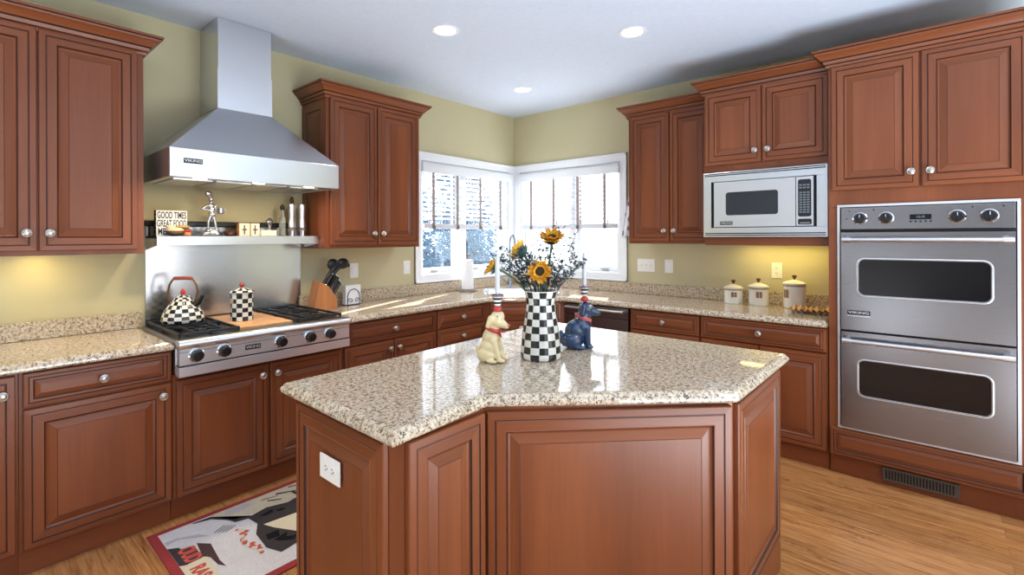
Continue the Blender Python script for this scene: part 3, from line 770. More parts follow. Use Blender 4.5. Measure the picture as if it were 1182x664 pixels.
# ------------------------------------------------------------------ appliances on the right wall
def rounded(x0, x1, z0, z1, r, n=6):
    pts = []
    for cx, cz, a0 in ((x1-r, z1-r, 0), (x0+r, z1-r, 90), (x0+r, z0+r, 180), (x1-r, z0+r, 270)):
        for i in range(n+1):
            a = math.radians(a0+90*i/n); pts.append((cx+r*math.cos(a), cz+r*math.sin(a)))
    return pts
def inlay(b, pts, y0, y1, m=0):
    n = len(pts); vs = [(x, y0, z) for x, z in pts]+[(x, y1, z) for x, z in pts]
    b.add(vs, [list(range(n)), list(range(n, 2*n))[::-1]], m); return b.add(vs, [(i, n+i, n+(i+1) % n, (i+1) % n) for i in range(n)], m)
def plate_with_window(b, x0, x1, z0, z1, y0, y1, win, m=0, lip=1):
    """flat steel front with a rounded window cut through it"""
    n = len(win)
    for yy, flip in ((y0, False), (y1, True)):
        bm = bmesh.new(); o_ = [bm.verts.new((x, yy, z)) for x, z in ((x0, z0), (x1, z0), (x1, z1), (x0, z1))]; h_ = [bm.verts.new((x, yy, z)) for x, z in win]
        ed = [bm.edges.new((o_[i], o_[(i+1) % 4])) for i in range(4)]+[bm.edges.new((h_[i], h_[(i+1) % n])) for i in range(n)]
        bmesh.ops.triangle_fill(bm, edges=ed, use_beauty=True); bmesh.ops.recalc_face_normals(bm, faces=bm.faces[:])
        for f in bm.faces:
            if (f.normal.y > 0) != flip: f.normal_flip()
        b.addbm(bm, m); bm.free()
    c = [(x0, z0), (x1, z0), (x1, z1), (x0, z1)]
    b.add([(x, y0, z) for x, z in c]+[(x, y1, z) for x, z in c], [(i, 4+i, 4+(i+1) % 4, (i+1) % 4) for i in range(4)], m)
    b.add([(x, y0, z) for x, z in win]+[(x, y1, z) for x, z in win], [(i, (i+1) % n, n+(i+1) % n, n+i) for i in range(n)], lip)
    return b
ov = thing('double_oven', 'stainless steel double wall oven built into the tall cherry cabinet', 'oven', (3.015, -.610, 0), 0)
Y = -.001
b = MB(); b.box(.064, .786, .0, .55, .310, 1.592); b.build('body', M['gap'], ov)
b = MB(); x0, x1, z0, z1 = .045, .806, .290, 1.613
b.box(x0, x1, -.010, Y, z1-.014, z1, 0, .001); b.box(x0, x1, -.010, Y, z0, z0+.013, 0, .001); b.box(x0, x0+.013, -.010, Y, z0+.013, z1-.014, 0, .001); b.box(x1-.013, x1, -.010, Y, z0+.013, z1-.014, 0, .001)
b.build('trim_frame', plain('light_steel_trim', (214, 214, 216), .4, .6), ov)
MB().box(.060, .792, -.004, -.0005, .304, 1.598).build('gasket', M['gap'], ov)
b = MB(); b.box(.065, .787, -.016, -.004, 1.468, 1.594, 0, .0015); cpn = b.build('control_panel', M['steel_oven'], ov)
for x in (.157, .277, .573, .694):
    k = MB(); k.lathe([(.036, 0), (.036, .004), (.031, .008), (.029, .007)], (x, -.016, 1.530), 28, axis='-y'); kb = k.build('knob_bezel', M['chrome'], ov)
    k = MB(); k.lathe([(.0285, .006), (.028, .018), (.025, .034), (.022, .037), (.001, .0375)], (x, -.016, 1.530), 24, axis='-y'); k.box(x-.0035, x+.0035, -.0575, -.052, 1.508, 1.552, 0, .001)
    kk = k.build('knob', M['black'], kb)
    MB().box(x-.001, x+.001, -.0582, -.0575, 1.535, 1.551).build('pointer', M['white'], kk)
    d = MB()
    for i in range(9):
        a = math.radians(-30+i*30); d.box(x+.045*math.cos(a)-.0022, x+.045*math.cos(a)+.0022, -.0164, -.016, 1.530+.045*math.sin(a)-.0008, 1.530+.045*math.sin(a)+.0008)
    d.build('dial_marking', M['slot'], cpn)
MB().box(.380, .471, -.0185, -.0155, 1.519, 1.547, 0, .001).build('display', M['ovenglass'], cpn)
text('clock_digits', '12:15', .017, cpn, (.425, -.0188, 1.533), (R90, 0, 0), plain('clock_segment', (120, 140, 150), .5))
for i in range(5): MB().lathe([(.0055, 0), (.005, .003), (.001, .0035)], (.384+i*.021, -.016, 1.508), 12, axis='-y').build('button', M['black'], cpn)
for x, z in ((.092, 1.53), (.105, 1.575), (.22, 1.578), (.632, 1.578), (.745, 1.578)): MB().lathe([(.004, 0), (.003, .0015)], (x, -.016, z), 10, axis='-y').build('indicator', M['black'], cpn)
for zt, zb, wt, wb, hz, bd in ((1.450, .880, 1.293, 1.087, 1.408, True), (.868, .305, .708, .504, .823, False)):
    b = MB(); win = rounded(.148, .699, wb, wt, .032); plate_with_window(b, .065, .787, zb, zt, -.026, -.004, win)
    d = b.build('oven_door', [M['steel_oven'], M['steel_bright']], ov)
    b = MB(); inlay(b, rounded(.1482, .6988, wb+.0002, wt-.0002, .032), -.017, -.006); b.build('oven_window', M['ovenglass'], d)
    b = MB(); inlay_r = rounded(.141, .706, wb-.007, wt+.007, .038); r2 = rounded(.1485, .6985, wb+.0005, wt-.0005, .031); n = len(r2)
    b.add([(x, -.0285, z) for x, z in inlay_r]+[(x, -.0235, z) for x, z in r2]+[(x, -.0262, z) for x, z in rounded(.138, .709, wb-.010, wt+.010, .040)],
          [(i, (i+1) % n, n+(i+1) % n, n+i) for i in range(n)]+[(2*n+i, 2*n+(i+1) % n, (i+1) % n, i) for i in range(n)], 0, True); b.build('window_lip', M['steel_bright'], d)
    b = MB(); b.tube([(.088, -.078, hz), (.766, -.078, hz)], .0125, 16)
    for xx in (.088, .766):
        b.tube([(xx-.012, -.078, hz), (xx+.030 if xx < .4 else xx+.012, -.078, hz)] if xx < .4 else [(xx-.030, -.078, hz), (xx+.012, -.078, hz)], .0165, 16)
        b.tube([(xx+(.012 if xx < .4 else -.012), -.078, hz), (xx+(.012 if xx < .4 else -.012), -.026, hz+.008)], .014, 14)
    b.build('handle', M['steel_bright'], d)
    if bd: badge(d, .150, .983, -.0262, .108, .026)

mw = thing('microwave', 'built-in stainless steel microwave under short cherry cupboard doors', 'microwave', (2.254, -.53, 0), 0)
b = MB(); b.box(.055, .705, .0, .42, 1.45, 1.85); b.build('body', M['gap'], mw)
b = MB()
b.box(0, .751, -.030, -.001, 1.810, 1.8755, 0, .0015); b.box(0, .751, -.030, -.001, 1.4245, 1.489, 0, .0015); b.box(0, .054, -.030, -.001, 1.489, 1.810, 0, .0015); b.box(.692, .751, -.030, -.001, 1.489, 1.810, 0, .0015)
tr = b.build('trim_frame', M['steel_bright'], mw)
for za, zb in ((1.851, 1.858), (1.863, 1.869), (1.434, 1.440), (1.446, 1.453)): MB().box(.010, .741, -.0305, -.0295, za, zb).build('vent_slot', M['gap'], tr)
MB().box(.054, .692, -.010, -.0005, 1.489, 1.810).build('recess', M['gap'], mw)
b = MB(); win = rounded(.153, .478, 1.574, 1.733, .018); plate_with_window(b, .074, .577, 1.494, 1.806, -.034, -.010, win); md = b.build('microwave_door', [M['steel_panel'], M['gap']], mw)
b = MB(); inlay(b, rounded(.1532, .4778, 1.5742, 1.7328, .018), -.030, -.012); b.build('door_window', M['mwglass'], md)
badge(md, .157, 1.521, -.0342, .082, .024)
b = MB(); b.box(.580, .676, -.034, -.010, 1.494, 1.806, 0, .0015); pc = b.build('control_panel', M['steel_bright'], mw)
b = MB(); inlay(b, rounded(.592, .664, 1.553, 1.788, .012), -.0365, -.034); b.build('keypad', M['black'], pc)
kz = [1.752, 1.735]+[1.705-i*.0155 for i in range(9)]
keym = plain('grey_key', (112, 120, 126), .5)
for zz in kz:
    for c_ in range(3): MB().box(.599+c_*.0205, .599+c_*.0205+.0155, -.0371, -.0365, zz-.0045, zz+.0045).build('key', keym, pc)
b = MB(); inlay(b, rounded(.592, .666, 1.503, 1.539, .008), -.0365, -.034); bb = b.build('open_button', M['black'], pc)
MB().box(.602, .656, -.0370, -.0365, 1.510, 1.516).build('button_line', plain('grey_print', (150, 154, 156), .5), bb)

# ------------------------------------------------------------------ blinds
def slat_mat():
    k = NT('white_blind_slat'); k.val('Base Color', lin(240, 242, 246)); k.val('Roughness', .5)
    tr = k.n('ShaderNodeBsdfTranslucent'); tr.inputs[0].default_value = lin(240, 242, 246); mx = k.n('ShaderNodeMixShader'); mx.inputs[0].default_value = .12
    k.l(k.b.outputs[0], mx.inputs[1]); k.l(tr.outputs[0], mx.inputs[2]); k.l(mx.outputs[0], k.out.inputs[0]); return k.m
slatm = slat_mat(); tapem = plain('taupe_ladder_tape', (150, 136, 132), .8); railm = plain('grey_white_bottom_rail', (206, 208, 214), .5)
def blind(label, face, tapes):
    t = thing('window_blind', label, 'blind', (0, 0, 0), R90 if face == 'L' else 0)
    # local: x along wall (L: x = world y, B: x = world x), front -y
    U0, U1 = (-1.300, -.070) if face == 'L' else (.105, 1.300)
    b = MB(); b.box(U0, U1, -.040, -.028, 2.022, 2.108, 0, .004); b.box(U0, U1, -.040, -.0275, 2.098, 2.112, 0, .003); b.box(U0, U0+.012, -.028, .0, 2.022, 2.105); b.box(U1-.012, U1, -.028, .0, 2.022, 2.105); b.build('valance', slatm, t)
    MB().box(U0+.03, U1-.03, -.0255, .020, 2.045, 2.11).build('headrail', slatm, t)
    a, c = U0+.035, U1-.035
    b = MB(); z = 2.030
    while z > 1.575:
        tl = -.42
        dy, dz = .0235*math.cos(tl), .0235*math.sin(tl); y = .0
        vs = [(a, y-dy, z-dz), (c, y-dy, z-dz), (c, y, z+.0022), (a, y, z+.0022), (c, y+dy, z+dz), (a, y+dy, z+dz), (a, y, z-.0006), (c, y, z-.0006)]
        b.add(vs, [(0, 1, 2, 3), (3, 2, 4, 5), (0, 6, 7, 1), (6, 5, 4, 7), (0, 3, 5, 6), (1, 7, 4, 2)]); z -= .0425
    b.build('slat', slatm, t)
    MB().box(a, c, -.025, .025, 1.510, 1.556, 0, .004).build('bottom_rail', railm, t)
    for u in tapes:
        b = MB(); b.box(u-.015, u+.015, -.0285, -.0268, 1.505, 2.040); b.box(u-.009, u+.009, .0268, .028, 1.505, 2.040); tp = b.build('ladder_tape', tapem, t)
        MB().lathe([(.004, 0), (.010, -.012), (.013, -.034), (.004, -.038)], (u+.004, -.036, 1.545), 10).build('tassel', plain('brown_tassel', (110, 96, 84), .7), tp)
blind('white slatted blind half lowered over the window beside the hood-side wall cupboard', 'L', (-1.170, -.870, -.556, -.256))
blind('white slatted blind half lowered over the window beside the microwave-side wall cupboard', 'B', (.263, .555, .847, 1.147))

# ------------------------------------------------------------------ ceiling lights
def downlight(x, y, label, group=None):
    t = thing('recessed_light', label, 'ceiling light', (x, y, H), 0, group)
    MB().lathe([(.066, -.0005), (.088, -.0005), (.089, -.003), (.084, -.006), (.068, -.004)], n=32, cap=False).build('trim_ring', M['white'], t)
    MB().lathe([(.067, -.0025), (.001, -.0024)], n=32, cap=False, smooth=False).build('lens', plain('lit_lamp_lens', (255, 252, 244), .5, emit=((1, .97, .90), 7.0)), t)
    light('recessed_light_beam', 'SPOT', 24, (1, .96, .90), (x, y, H-.02), (0, 0, -1), spot_size=math.radians(120), spot_blend=.8, shadow_soft_size=.06)
downlight(1.163, -2.03, 'round recessed light in the ceiling on the hood side of the island')
downlight(2.041, -1.222, 'round recessed light in the ceiling on the microwave side of the island')
downlight(.741, -.743, 'round recessed light in the ceiling above the window corner')
for i, (x, y) in enumerate(((1.25, -3.95), (3.75, -1.95), (4.6, -1.2), (3.6, -5.4), (5.4, -3.4), (2.0, -6.0), (5.4, -6.0))):  # out-of-view ceiling lamps added to fill the room
    downlight(x, y, 'unseen round recessed light added to the ceiling as fill on the open side of the island', 'added recessed fill lights on the open side of the island')
# lights below the wall cupboards
light('under_cupboard_light', 'AREA', 1.7, (1, .78, .27), (.14, -3.80, 1.345), (-.1, 0, -1), shape='RECTANGLE', size=.04, size_y=.60)
light('under_cupboard_light', 'AREA', 1.5, (1, .80, .28), (2.66, -.14, 1.362), (0, .1, -1), shape='RECTANGLE', size=.55, size_y=.04)

# ------------------------------------------------------------------ switches and outlets
def wallplate(name, label, cat, loc, rz, w, h, kind):
    t = thing(name, label, cat, loc, rz)
    MB().box(-w/2, w/2, -.006, -.0005, -h/2, h/2, 0, .002).build('cover_plate', M['plate'], t)
    if kind == 'outlet_h' or kind == 'outlet_v':
        for s in (-1, 1):
            b = MB(); c = (s*.0195, 0) if kind == 'outlet_h' else (0, s*.0195)
            b.lathe([(.0165, .006), (.0165, .0075), (.001, .0076)], (c[0], 0, c[1]), 20, axis='-y'); r = b.build('receptacle', M['plate'], t)
            q = MB()
            for dx in (-.0063, .0063):
                if kind == 'outlet_h': q.box(c[0]-.004, c[0]+.004, -.0081, -.0075, c[1]+dx-.0012, c[1]+dx+.0012)
                else: q.box(c[0]+dx-.0012, c[0]+dx+.0012, -.0081, -.0075, c[1]-.002, c[1]+.006)
            q.lathe([(.0026, .0075), (.0026, .0081)], (c[0]+(.009 if kind == 'outlet_h' else 0), 0, c[1]-(0 if kind == 'outlet_h' else .009)), 10, axis='-y')
            q.build('slot', M['slot'], r)
    elif kind == 'rocker':
        MB().box(-.017, .017, -.0095, -.006, -.034, .034, 0, .002).build('rocker', M['white'], t)
    else:
        for dx in (-.046, 0, .046):
            MB().box(dx-.012, dx+.012, -.008, -.006, -.022, .022, 0, .001).build('switch_surround', M['plate'], t)
            MB().box(dx-.005, dx+.005, -.017, -.008, -.004, .010, 0, .002).build('toggle', M['plate'], t)
wallplate('light_switch', 'white rocker switch on the yellow wall above the napkin holder', 'switch', (0, -1.972, 1.168), R90, .074, .118, 'rocker')
wallplate('light_switch', 'white rocker switch on the yellow wall beside the window casing', 'switch', (0, -1.457, 1.168), R90, .074, .118, 'rocker')
wallplate('light_switch', 'white triple toggle switch plate on the wall beside the window', 'switch', (1.552, 0, 1.172), 0, .166, .116, 'toggle')
wallplate('light_switch', 'white single rocker switch under the narrow wall cupboard, next to the triple plate', 'switch', (1.763, 0, 1.172), 0, .074, .118, 'rocker')
wallplate('wall_outlet', 'white outlet on the lit yellow wall above the canisters', 'outlet', (2.603, 0, 1.170), 0, .074, .116, 'outlet_v')
wallplate('wall_outlet', 'white horizontal outlet on the end panel of the island', 'outlet', (2.070, -3.3155, .711), 0, .118, .076, 'outlet_h')

# ------------------------------------------------------------------ checkered vase and flowers
VB = Vector((2.222, -2.436, .9155)); RT = Vector((.756, .654, 0)); FW = Vector((-.654, .756, 0))
va = thing('checkered_vase', 'tall black and white checkered vase of sunflowers on the island', 'vase', tuple(VB), .35)
prof = [(.078, 0), (.086, .006), (.088, .016), (.085, .05), (.080, .10), (.072, .15), (.064, .20), (.060, .232), (.062, .252), (.067, .272), (.071, .284)]
inner = [(.0685, .2838), (.0635, .270), (.057, .24), (.058, .20), (.02, .19), (.0005, .19)]
MB().lathe(prof, n=48, cap=False).add([(.078*math.cos(2*PI*i/48), .078*math.sin(2*PI*i/48), 0) for i in range(48)], [list(range(48))[::-1]]).build('body', checker('vase_checks', 14, .0286), va)
MB().lathe([(.071, .284), (.0695, .287), (.0685, .2838)], n=48, cap=False).lathe(inner, n=48, cap=False).build('rim', M['porcelain'], va)
petm = plain('sunflower_petal', (232, 176, 48), .6); petd = plain('sunflower_petal_dark', (206, 134, 30), .6); seedm = plain('sunflower_seed_head', (46, 26, 16), .9)
stemm = plain('olive_stem', (86, 102, 70), .7); sepm = plain('blue_green_sepal', (64, 96, 92), .7); leafd = plain('dark_sprig_leaf', (44, 62, 66), .6); twig = plain('brown_twig', (62, 58, 52), .8)
def at(r, u, f=0.0): return RT*r+FW*f+Vector((0, 0, u))
def sunflower(label, head, axis, size, bend, seed, closed=0.0):
    rnd = random.Random(seed)
    t = thing('sunflower', label, 'flower', tuple(VB))
    hd = at(*head); ax = (RT*axis[0]+Vector((0, 0, axis[1]))+FW*axis[2]).normalized()
    root = Vector((hd.x*.10, hd.y*.10, .1985)); m1 = at(head[0]*.22, .30, head[2]*.3 if len(head) > 2 else 0); m2 = hd-ax*.045+Vector((0, 0, bend))
    P = []
    for i in range(15):
        s = i/14; e = hd-ax*.008
        P.append(root*(1-s)**3+m1*3*s*(1-s)**2+m2*3*s*s*(1-s)+e*s**3)
    MB().tube(P, [.005]*12+[.006, .008, .010], 8).build('stem', stemm, t)
    X = ax.orthogonal().normalized(); Yv = ax.cross(X)
    pb = MB()
    for ring, (n, L, lift, m) in enumerate(((16, size, .25+closed, 0), (14, size*.86, .55+closed, 1), (10, size*.66, .9+closed, 0))):
        for i in range(n):
            a = 2*PI*(i+.5*ring)/n+rnd.uniform(-.12, .12); L_ = L*rnd.uniform(.85, 1.1); lf = lift+rnd.uniform(-.18, .18); w = size*.15
            d = X*math.cos(a)+Yv*math.sin(a); sd = ax.cross(d).normalized(); r0 = size*.24
            pts = []
            for k, (s, ww) in enumerate(((0, .45), (.35, 1), (.7, .8), (1, .05))):
                c = hd+d*(r0+L_*s*math.cos(lf)*.78)+ax*(L_*s*math.sin(lf)*.78-.25*L_*s*s*(.6-lf*.3)); pts += [c-sd*w*ww+ax*.003, c-ax*.0015, c+sd*w*ww+ax*.003]
            fs = []
            for k in range(3):
                for q in range(2): fs.append((k*3+q, k*3+q+1, k*3+q+4, k*3+q+3))
            pb.add(pts, fs, m, True)
            pb.add([p-ax*.0012 for p in pts], [f[::-1] for f in fs], m, True)
    pb.build('petal', [petm, petd], t)
    cb = MB(); cb.sphere((0, 0, 0), 1, sc=(size*.34, size*.34, size*.16)); o = cb.build('seed_head', seedm, t, hd+ax*.006); o.rotation_euler = ax.to_track_quat('Z', 'Y').to_euler()
    sb = MB()
    for ring in range(2):
        for i in range(12):
            a = 2*PI*(i+.5*ring)/12; d = X*math.cos(a)+Yv*math.sin(a); sd = ax.cross(d).normalized(); pts = []
            for s, ww in ((0, .9), (.5, 1), (1, .08)):
                c = hd-ax*(.012-.004*ring)+d*(size*.08+size*(.62-.12*ring)*s)+ax*(size*(.02+.22*s*s))-ax*.004; pts += [c-sd*size*.12*ww, c+sd*size*.12*ww]
            sb.add(pts+[p-ax*.0015 for p in pts], [(0, 1, 3, 2), (2, 3, 5, 4), (7, 6, 8, 9), (9, 8, 10, 11)], 0, True)
    sb.sphere(hd-ax*.010, size*.26, sc=(1, 1, 1)); sb.build('sepal', sepm, t)
sunflower('sunflower drooping beside the cream dog candle holder, seen side-on', (-.200, .385, .0), (-.80, .52, .12), .050, .02, 1, .35)
sunflower('half-closed sunflower turned away with blue-green back, below the faucet spout', (-.082, .452, .02), (-.72, .36, .50), .056, -.02, 2, .45)
sunflower('sunflower with open yellow head topmost in the checkered vase', (.050, .508, .02), (-.10, .80, -.55), .062, -.02, 3, .25)
sunflower('sunflower with dark centre facing straight out of the checkered vase', (-.007, .372, -.055), (-.12, .12, -1), .058, -.01, 4, .15)
rnd = random.Random(5)
for i in range(24):
    t = MB(); r = -.19+.38*i/23+rnd.uniform(-.02, .02); u = .50-abs(r)*.5+rnd.uniform(-.08, .05); f = rnd.uniform(-.07, .09)
    if r > 0: u += .03
    root = at(r*.18, .1985, f*.2); tip = at(r, u, f); mid = at(r*.35, .34, f*.4)
    P = [root*(1-s)**2+mid*2*s*(1-s)+tip*s*s for s in [k/10 for k in range(11)]]
    t.tube(P, [.0022-.00012*k for k in range(11)], 5)
    for k in range(4, 11):
        for _ in range(2):
            d = Vector((rnd.gauss(0, 1), rnd.gauss(0, 1), rnd.uniform(.1, 1))).normalized()*rnd.uniform(.02, .055); q = P[k]+d
            t.tube([P[k], P[k]+d*.5+Vector((0, 0, .003)), q], .0009, 4)
            for s in (.4, .6, .8, 1.0):
                c = P[k]+d*s; a = Vector((rnd.gauss(0, 1), rnd.gauss(0, 1), rnd.gauss(.4, .6))).normalized()*rnd.uniform(.005, .0095); b2 = a.orthogonal().normalized()*.0042; nn = a.cross(b2).normalized()*.0012
                t.add([c, c+a+b2, c+a*2, c+a-b2, c+a+nn], [(0, 1, 4), (1, 2, 4), (2, 3, 4), (3, 0, 4), (3, 2, 1, 0)], 1)
    o = t.build('filler_sprig', [twig, leafd], None, tuple(VB)); tag(o, 'twiggy sprig with tiny dark leaves among the sunflowers in the checkered vase', 'sprig', 'leafy sprigs in the checkered vase')

# ------------------------------------------------------------------ dog candle holders
def eye(parent, c, r, d):
    o = MB().sphere(c, r, 0).build('eye', M['porcelain'], parent)
    MB().sphere(Vector(c)+Vector(d)*r*.62, r*.55, 0).build('pupil', M['black'], o)
dg1 = thing('dog_candle_holder', 'cream ceramic sitting dog candle holder with red bandana beside the vase', 'candle holder', (2.100, -2.612, .9155), .713-.36)
smooth_lump('dog_body', [((.022, 0, .170), .031), ((.026, 0, .186), (.030, .028, .024)), ((.040, 0, .160), .020, (.066, 0, .148), .011), ((.010, 0, .150), .025, (.002, 0, .120), .031),
    ((-.004, 0, .095), (.037, .036, .042)), ((-.008, 0, .055), (.046, .046, .046)), ((-.010, 0, .028), (.052, .052, .026)), ((-.018, .036, .030), (.034, .018, .028)), ((-.018, -.036, .030), (.034, .018, .028)),
    ((.016, .020, .085), .017, (.040, .022, .012), .012), ((.016, -.020, .085), .017, (.040, -.022, .012), .012), ((.050, .022, .009), (.018, .012, .009)), ((.050, -.022, .009), (.018, .012, .009)),
    ((.018, .046, .009), (.024, .012, .009)), ((.018, -.046, .009), (.024, .012, .009)), ((-.050, 0, .022), .014, (-.070, .010, .052), .009),
    ((.008, .029, .182), .013, (-.004, .033, .150), .010), ((.008, -.029, .182), .013, (-.004, -.033, .150), .010)], M['cream'], dg1, .0032, 5)
eye(dg1, (.034, -.024, .192), .0065, (.55, -.8, .1)); eye(dg1, (.034, .024, .192), .0065, (.55, .8, .1))
MB().sphere((.0745, 0, .152), .006, sc=(1, 1.3, .8)).build('nose', M['pink'], dg1)
def bandana(parent, mat, c, r, tip, tilt=0):
    b = MB(); n = 20; vs = []
    for i in range(n):
        a = 2*PI*i/n
        vs += [(c[0]+r*math.cos(a), c[1]+r*math.sin(a), c[2]+.009+tilt*math.cos(a)), (c[0]+(r+.005)*math.cos(a), c[1]+(r+.005)*math.sin(a), c[2]+tilt*math.cos(a)), (c[0]+(r+.001)*math.cos(a), c[1]+(r+.001)*math.sin(a), c[2]-.008+tilt*math.cos(a))]
    b.add(vs, [(i*3+k, ((i+1) % n)*3+k, ((i+1) % n)*3+k+1, i*3+k+1) for i in range(n) for k in range(2)], 0, True)
    q = []
    for a in (-1.0, -.5, 0, .5, 1.0): q.append((c[0]+(r+.006)*math.cos(a), c[1]+(r+.006)*math.sin(a), c[2]+tilt*math.cos(a)))
    for a in (-.5, -.2, 0, .2, .5): q.append(((c[0]+tip[0])/2+.5*(r+.006)*math.cos(a)*.4+.006, c[1]+r*.8*math.sin(a), (c[2]+tip[2])/2))
    q.append(tip); m = [(x-.004, y, z) for x, y, z in q]
    F = [(0, 1, 6, 5), (1, 2, 7, 6), (2, 3, 8, 7), (3, 4, 9, 8), (5, 6, 10), (6, 7, 10), (7, 8, 10), (8, 9, 10)]
    b.add(q, F, 0, True); b.add(m, [f[::-1] for f in F], 0, True)
    return b.build('bandana', mat, parent)
bandana(dg1, M['red'], (.006, 0, .135), .030, (.046, 0, .095), -.010)
def hat(parent, x, zb, ballr, z0, z1, r0, r1):
    MB().sphere((x, 0, zb), ballr, sc=(1, 1, .82)).build('red_ball', M['red'], parent)
    o = MB().lathe([(r0*.8, 0), (r0, .004), (r0*.6+r1*.4, (z1-z0)*.5), (r1, z1-z0-.008), (r1+.001, z1-z0-.002), (r1*.9, z1-z0), (.0125, z1-z0), (.0122, z1-z0-.012), (.001, z1-z0-.0122)], n=28, cap=False).build('candle_cup', M['cup'], parent, (x, 0, z0))
    MB().lathe([(r1+.0012, z1-z0-.010), (r1+.002, z1-z0-.004), (r1*.86, z1-z0+.0008), (.013, z1-z0+.0004)], n=28, cap=False).build('cup_rim', plain('mauve_rim', (150, 116, 116), .3), o)
def candle(label, p, z0, h, r=.0105):
    o = MB().lathe([(r, 0), (r*.96, h*.5), (r*.86, h*.90), (r*.55, h*.96), (r*.12, h*.995), (.0004, h)], n=20).build('taper_candle', M['candle'], None, (p[0], p[1], z0)); return tag(o, label, 'candle')
hat(dg1, .026, .217, .0175, .231, .279, .0135, .0245)
c1 = Matrix.Rotation(.713-.36, 3, 'Z') @ Vector((.026, 0, 0))
candle('white taper candle standing in the cream dog\'s striped cup', (2.100+c1.x, -2.612+c1.y), .9155+.2672, .178)
dg2 = thing('dog_candle_holder', 'dark blue ceramic sitting dog candle holder with pink bandana beside the vase', 'candle holder', (2.236, -2.190, .9155), .72)
smooth_lump('dog_body', [((.050, 0, .182), (.034, .031, .032)), ((.070, 0, .172), .022, (.104, 0, .162), .013), ((.046, 0, .160), .027, (.028, 0, .130), .032),
    ((.026, 0, .100), (.042, .040, .045)), ((.000, 0, .080), (.050, .044, .050)), ((-.014, 0, .040), (.054, .050, .042)), ((-.018, .036, .036), (.040, .020, .034)), ((-.018, -.036, .036), (.040, .020, .034)),
    ((.048, .020, .095), .020, (.054, .022, .012), .014), ((.048, -.020, .095), .020, (.054, -.022, .012), .014), ((.062, .022, .009), (.019, .014, .009)), ((.062, -.022, .009), (.019, .014, .009)),
    ((.016, .046, .010), (.028, .013, .010)), ((.016, -.046, .010), (.028, .013, .010)), ((-.052, 0, .020), .013, (-.074, 0, .046), .010), ((-.074, 0, .046), .010, (-.066, 0, .076), .009),
    ((.034, .030, .196), .013, (.026, .034, .158), .011), ((.034, -.030, .196), .013, (.026, -.034, .158), .011)], M['blue'], dg2, .0032, 5)
eye(dg2, (.066, -.026, .196), .0075, (.45, -.85, .1)); eye(dg2, (.066, .026, .196), .0075, (.45, .85, .1))
MB().sphere((.115, 0, .166), .007, sc=(.9, 1.2, .8)).build('nose', M['black'], dg2)
bandana(dg2, M['pink'], (.036, 0, .142), .035, (.078, 0, .098), -.014)
hat(dg2, .042, .226, .018, .241, .288, .0135, .0245)
c2 = Matrix.Rotation(.72, 3, 'Z') @ Vector((.042, 0, 0))
candle('white taper candle standing in the dark blue dog\'s striped cup', (2.236+c2.x, -2.190+c2.y), .9155+.2762, .170)

# ------------------------------------------------------------------ things on the cooktop
ke = thing('checkered_kettle', 'black and white checkered kettle with arched handle on the cooktop grate', 'kettle', (.245, -3.212, .9512), .72)
kp = [(.080, 0), (.100, .006), (.106, .018), (.104, .034), (.094, .062), (.076, .092), (.058, .116), (.046, .130), (.042, .134)]
MB().lathe(kp, n=40, smooth=True).build('body', checker('kettle_checks', 18, .0205), ke)
li = MB().lathe([(.044, .134), (.042, .140), (.030, .150), (.012, .156), (.008, .157)], n=32).build('lid', checker('lid_checks', 12, .012), ke)
MB().lathe([(.007, .157), (.012, .163), (.015, .172), (.011, .181), (.004, .188), (.0005, .190)], n=20).build('lid_knob', M['red'], li)
# spout points along local +x (to the picture's far side)
MB().tube([(.060, .0, .095), (.088, .0, .112), (.105, .0, .138), (.112, .0, .152)], [.018, .015, .011, .010], 14).build('spout', M['black'], ke)
ha = [( -.066, 0, .105), (-.082, 0, .14), (-.086, 0, .175), (-.076, 0, .215), (-.060, 0, .240), (-.048, 0, .249), (.048, 0, .249), (.060, 0, .240), (.076, 0, .215), (.084, 0, .175), (.076, 0, .14), (.060, 0, .108)]
hn = MB().tube(ha, [.006]+[.0055]*10+[.006], 10).build('handle', M['brass'], ke)
MB().tube([(-.054, 0, .249), (-.048, 0, .250), (0, 0, .2515), (.048, 0, .250), (.054, 0, .249)], [.007, .011, .010, .011, .007], 14).build('grip', M['grip'], hn)
ca = thing('checkered_canister', 'black and white checkered canister with red knob on the wooden board', 'canister', (.345, -2.934, .937), .2)
MB().lathe([(.058, 0), (.061, .003), (.061, .158), (.058, .160)], n=40).build('body', checker('canister_checks', 12, .0265), ca)
ld = MB().lathe([(.063, .1605), (.066, .164), (.066, .170), (.054, .180), (.028, .190), (.010, .194)], n=40).build('lid', checker('canister_lid_checks', 12, .012), ca)
MB().lathe([(.005, .194), (.006, .200)], n=12).sphere((0, 0, .212), .014).build('lid_knob', M['redknob'], ld)
MB().box(-.016, .016, -.0635, -.0605, .108, .134, 0, .002).build('label_plate', plain('tan_plate', (196, 176, 140), .5), ca)

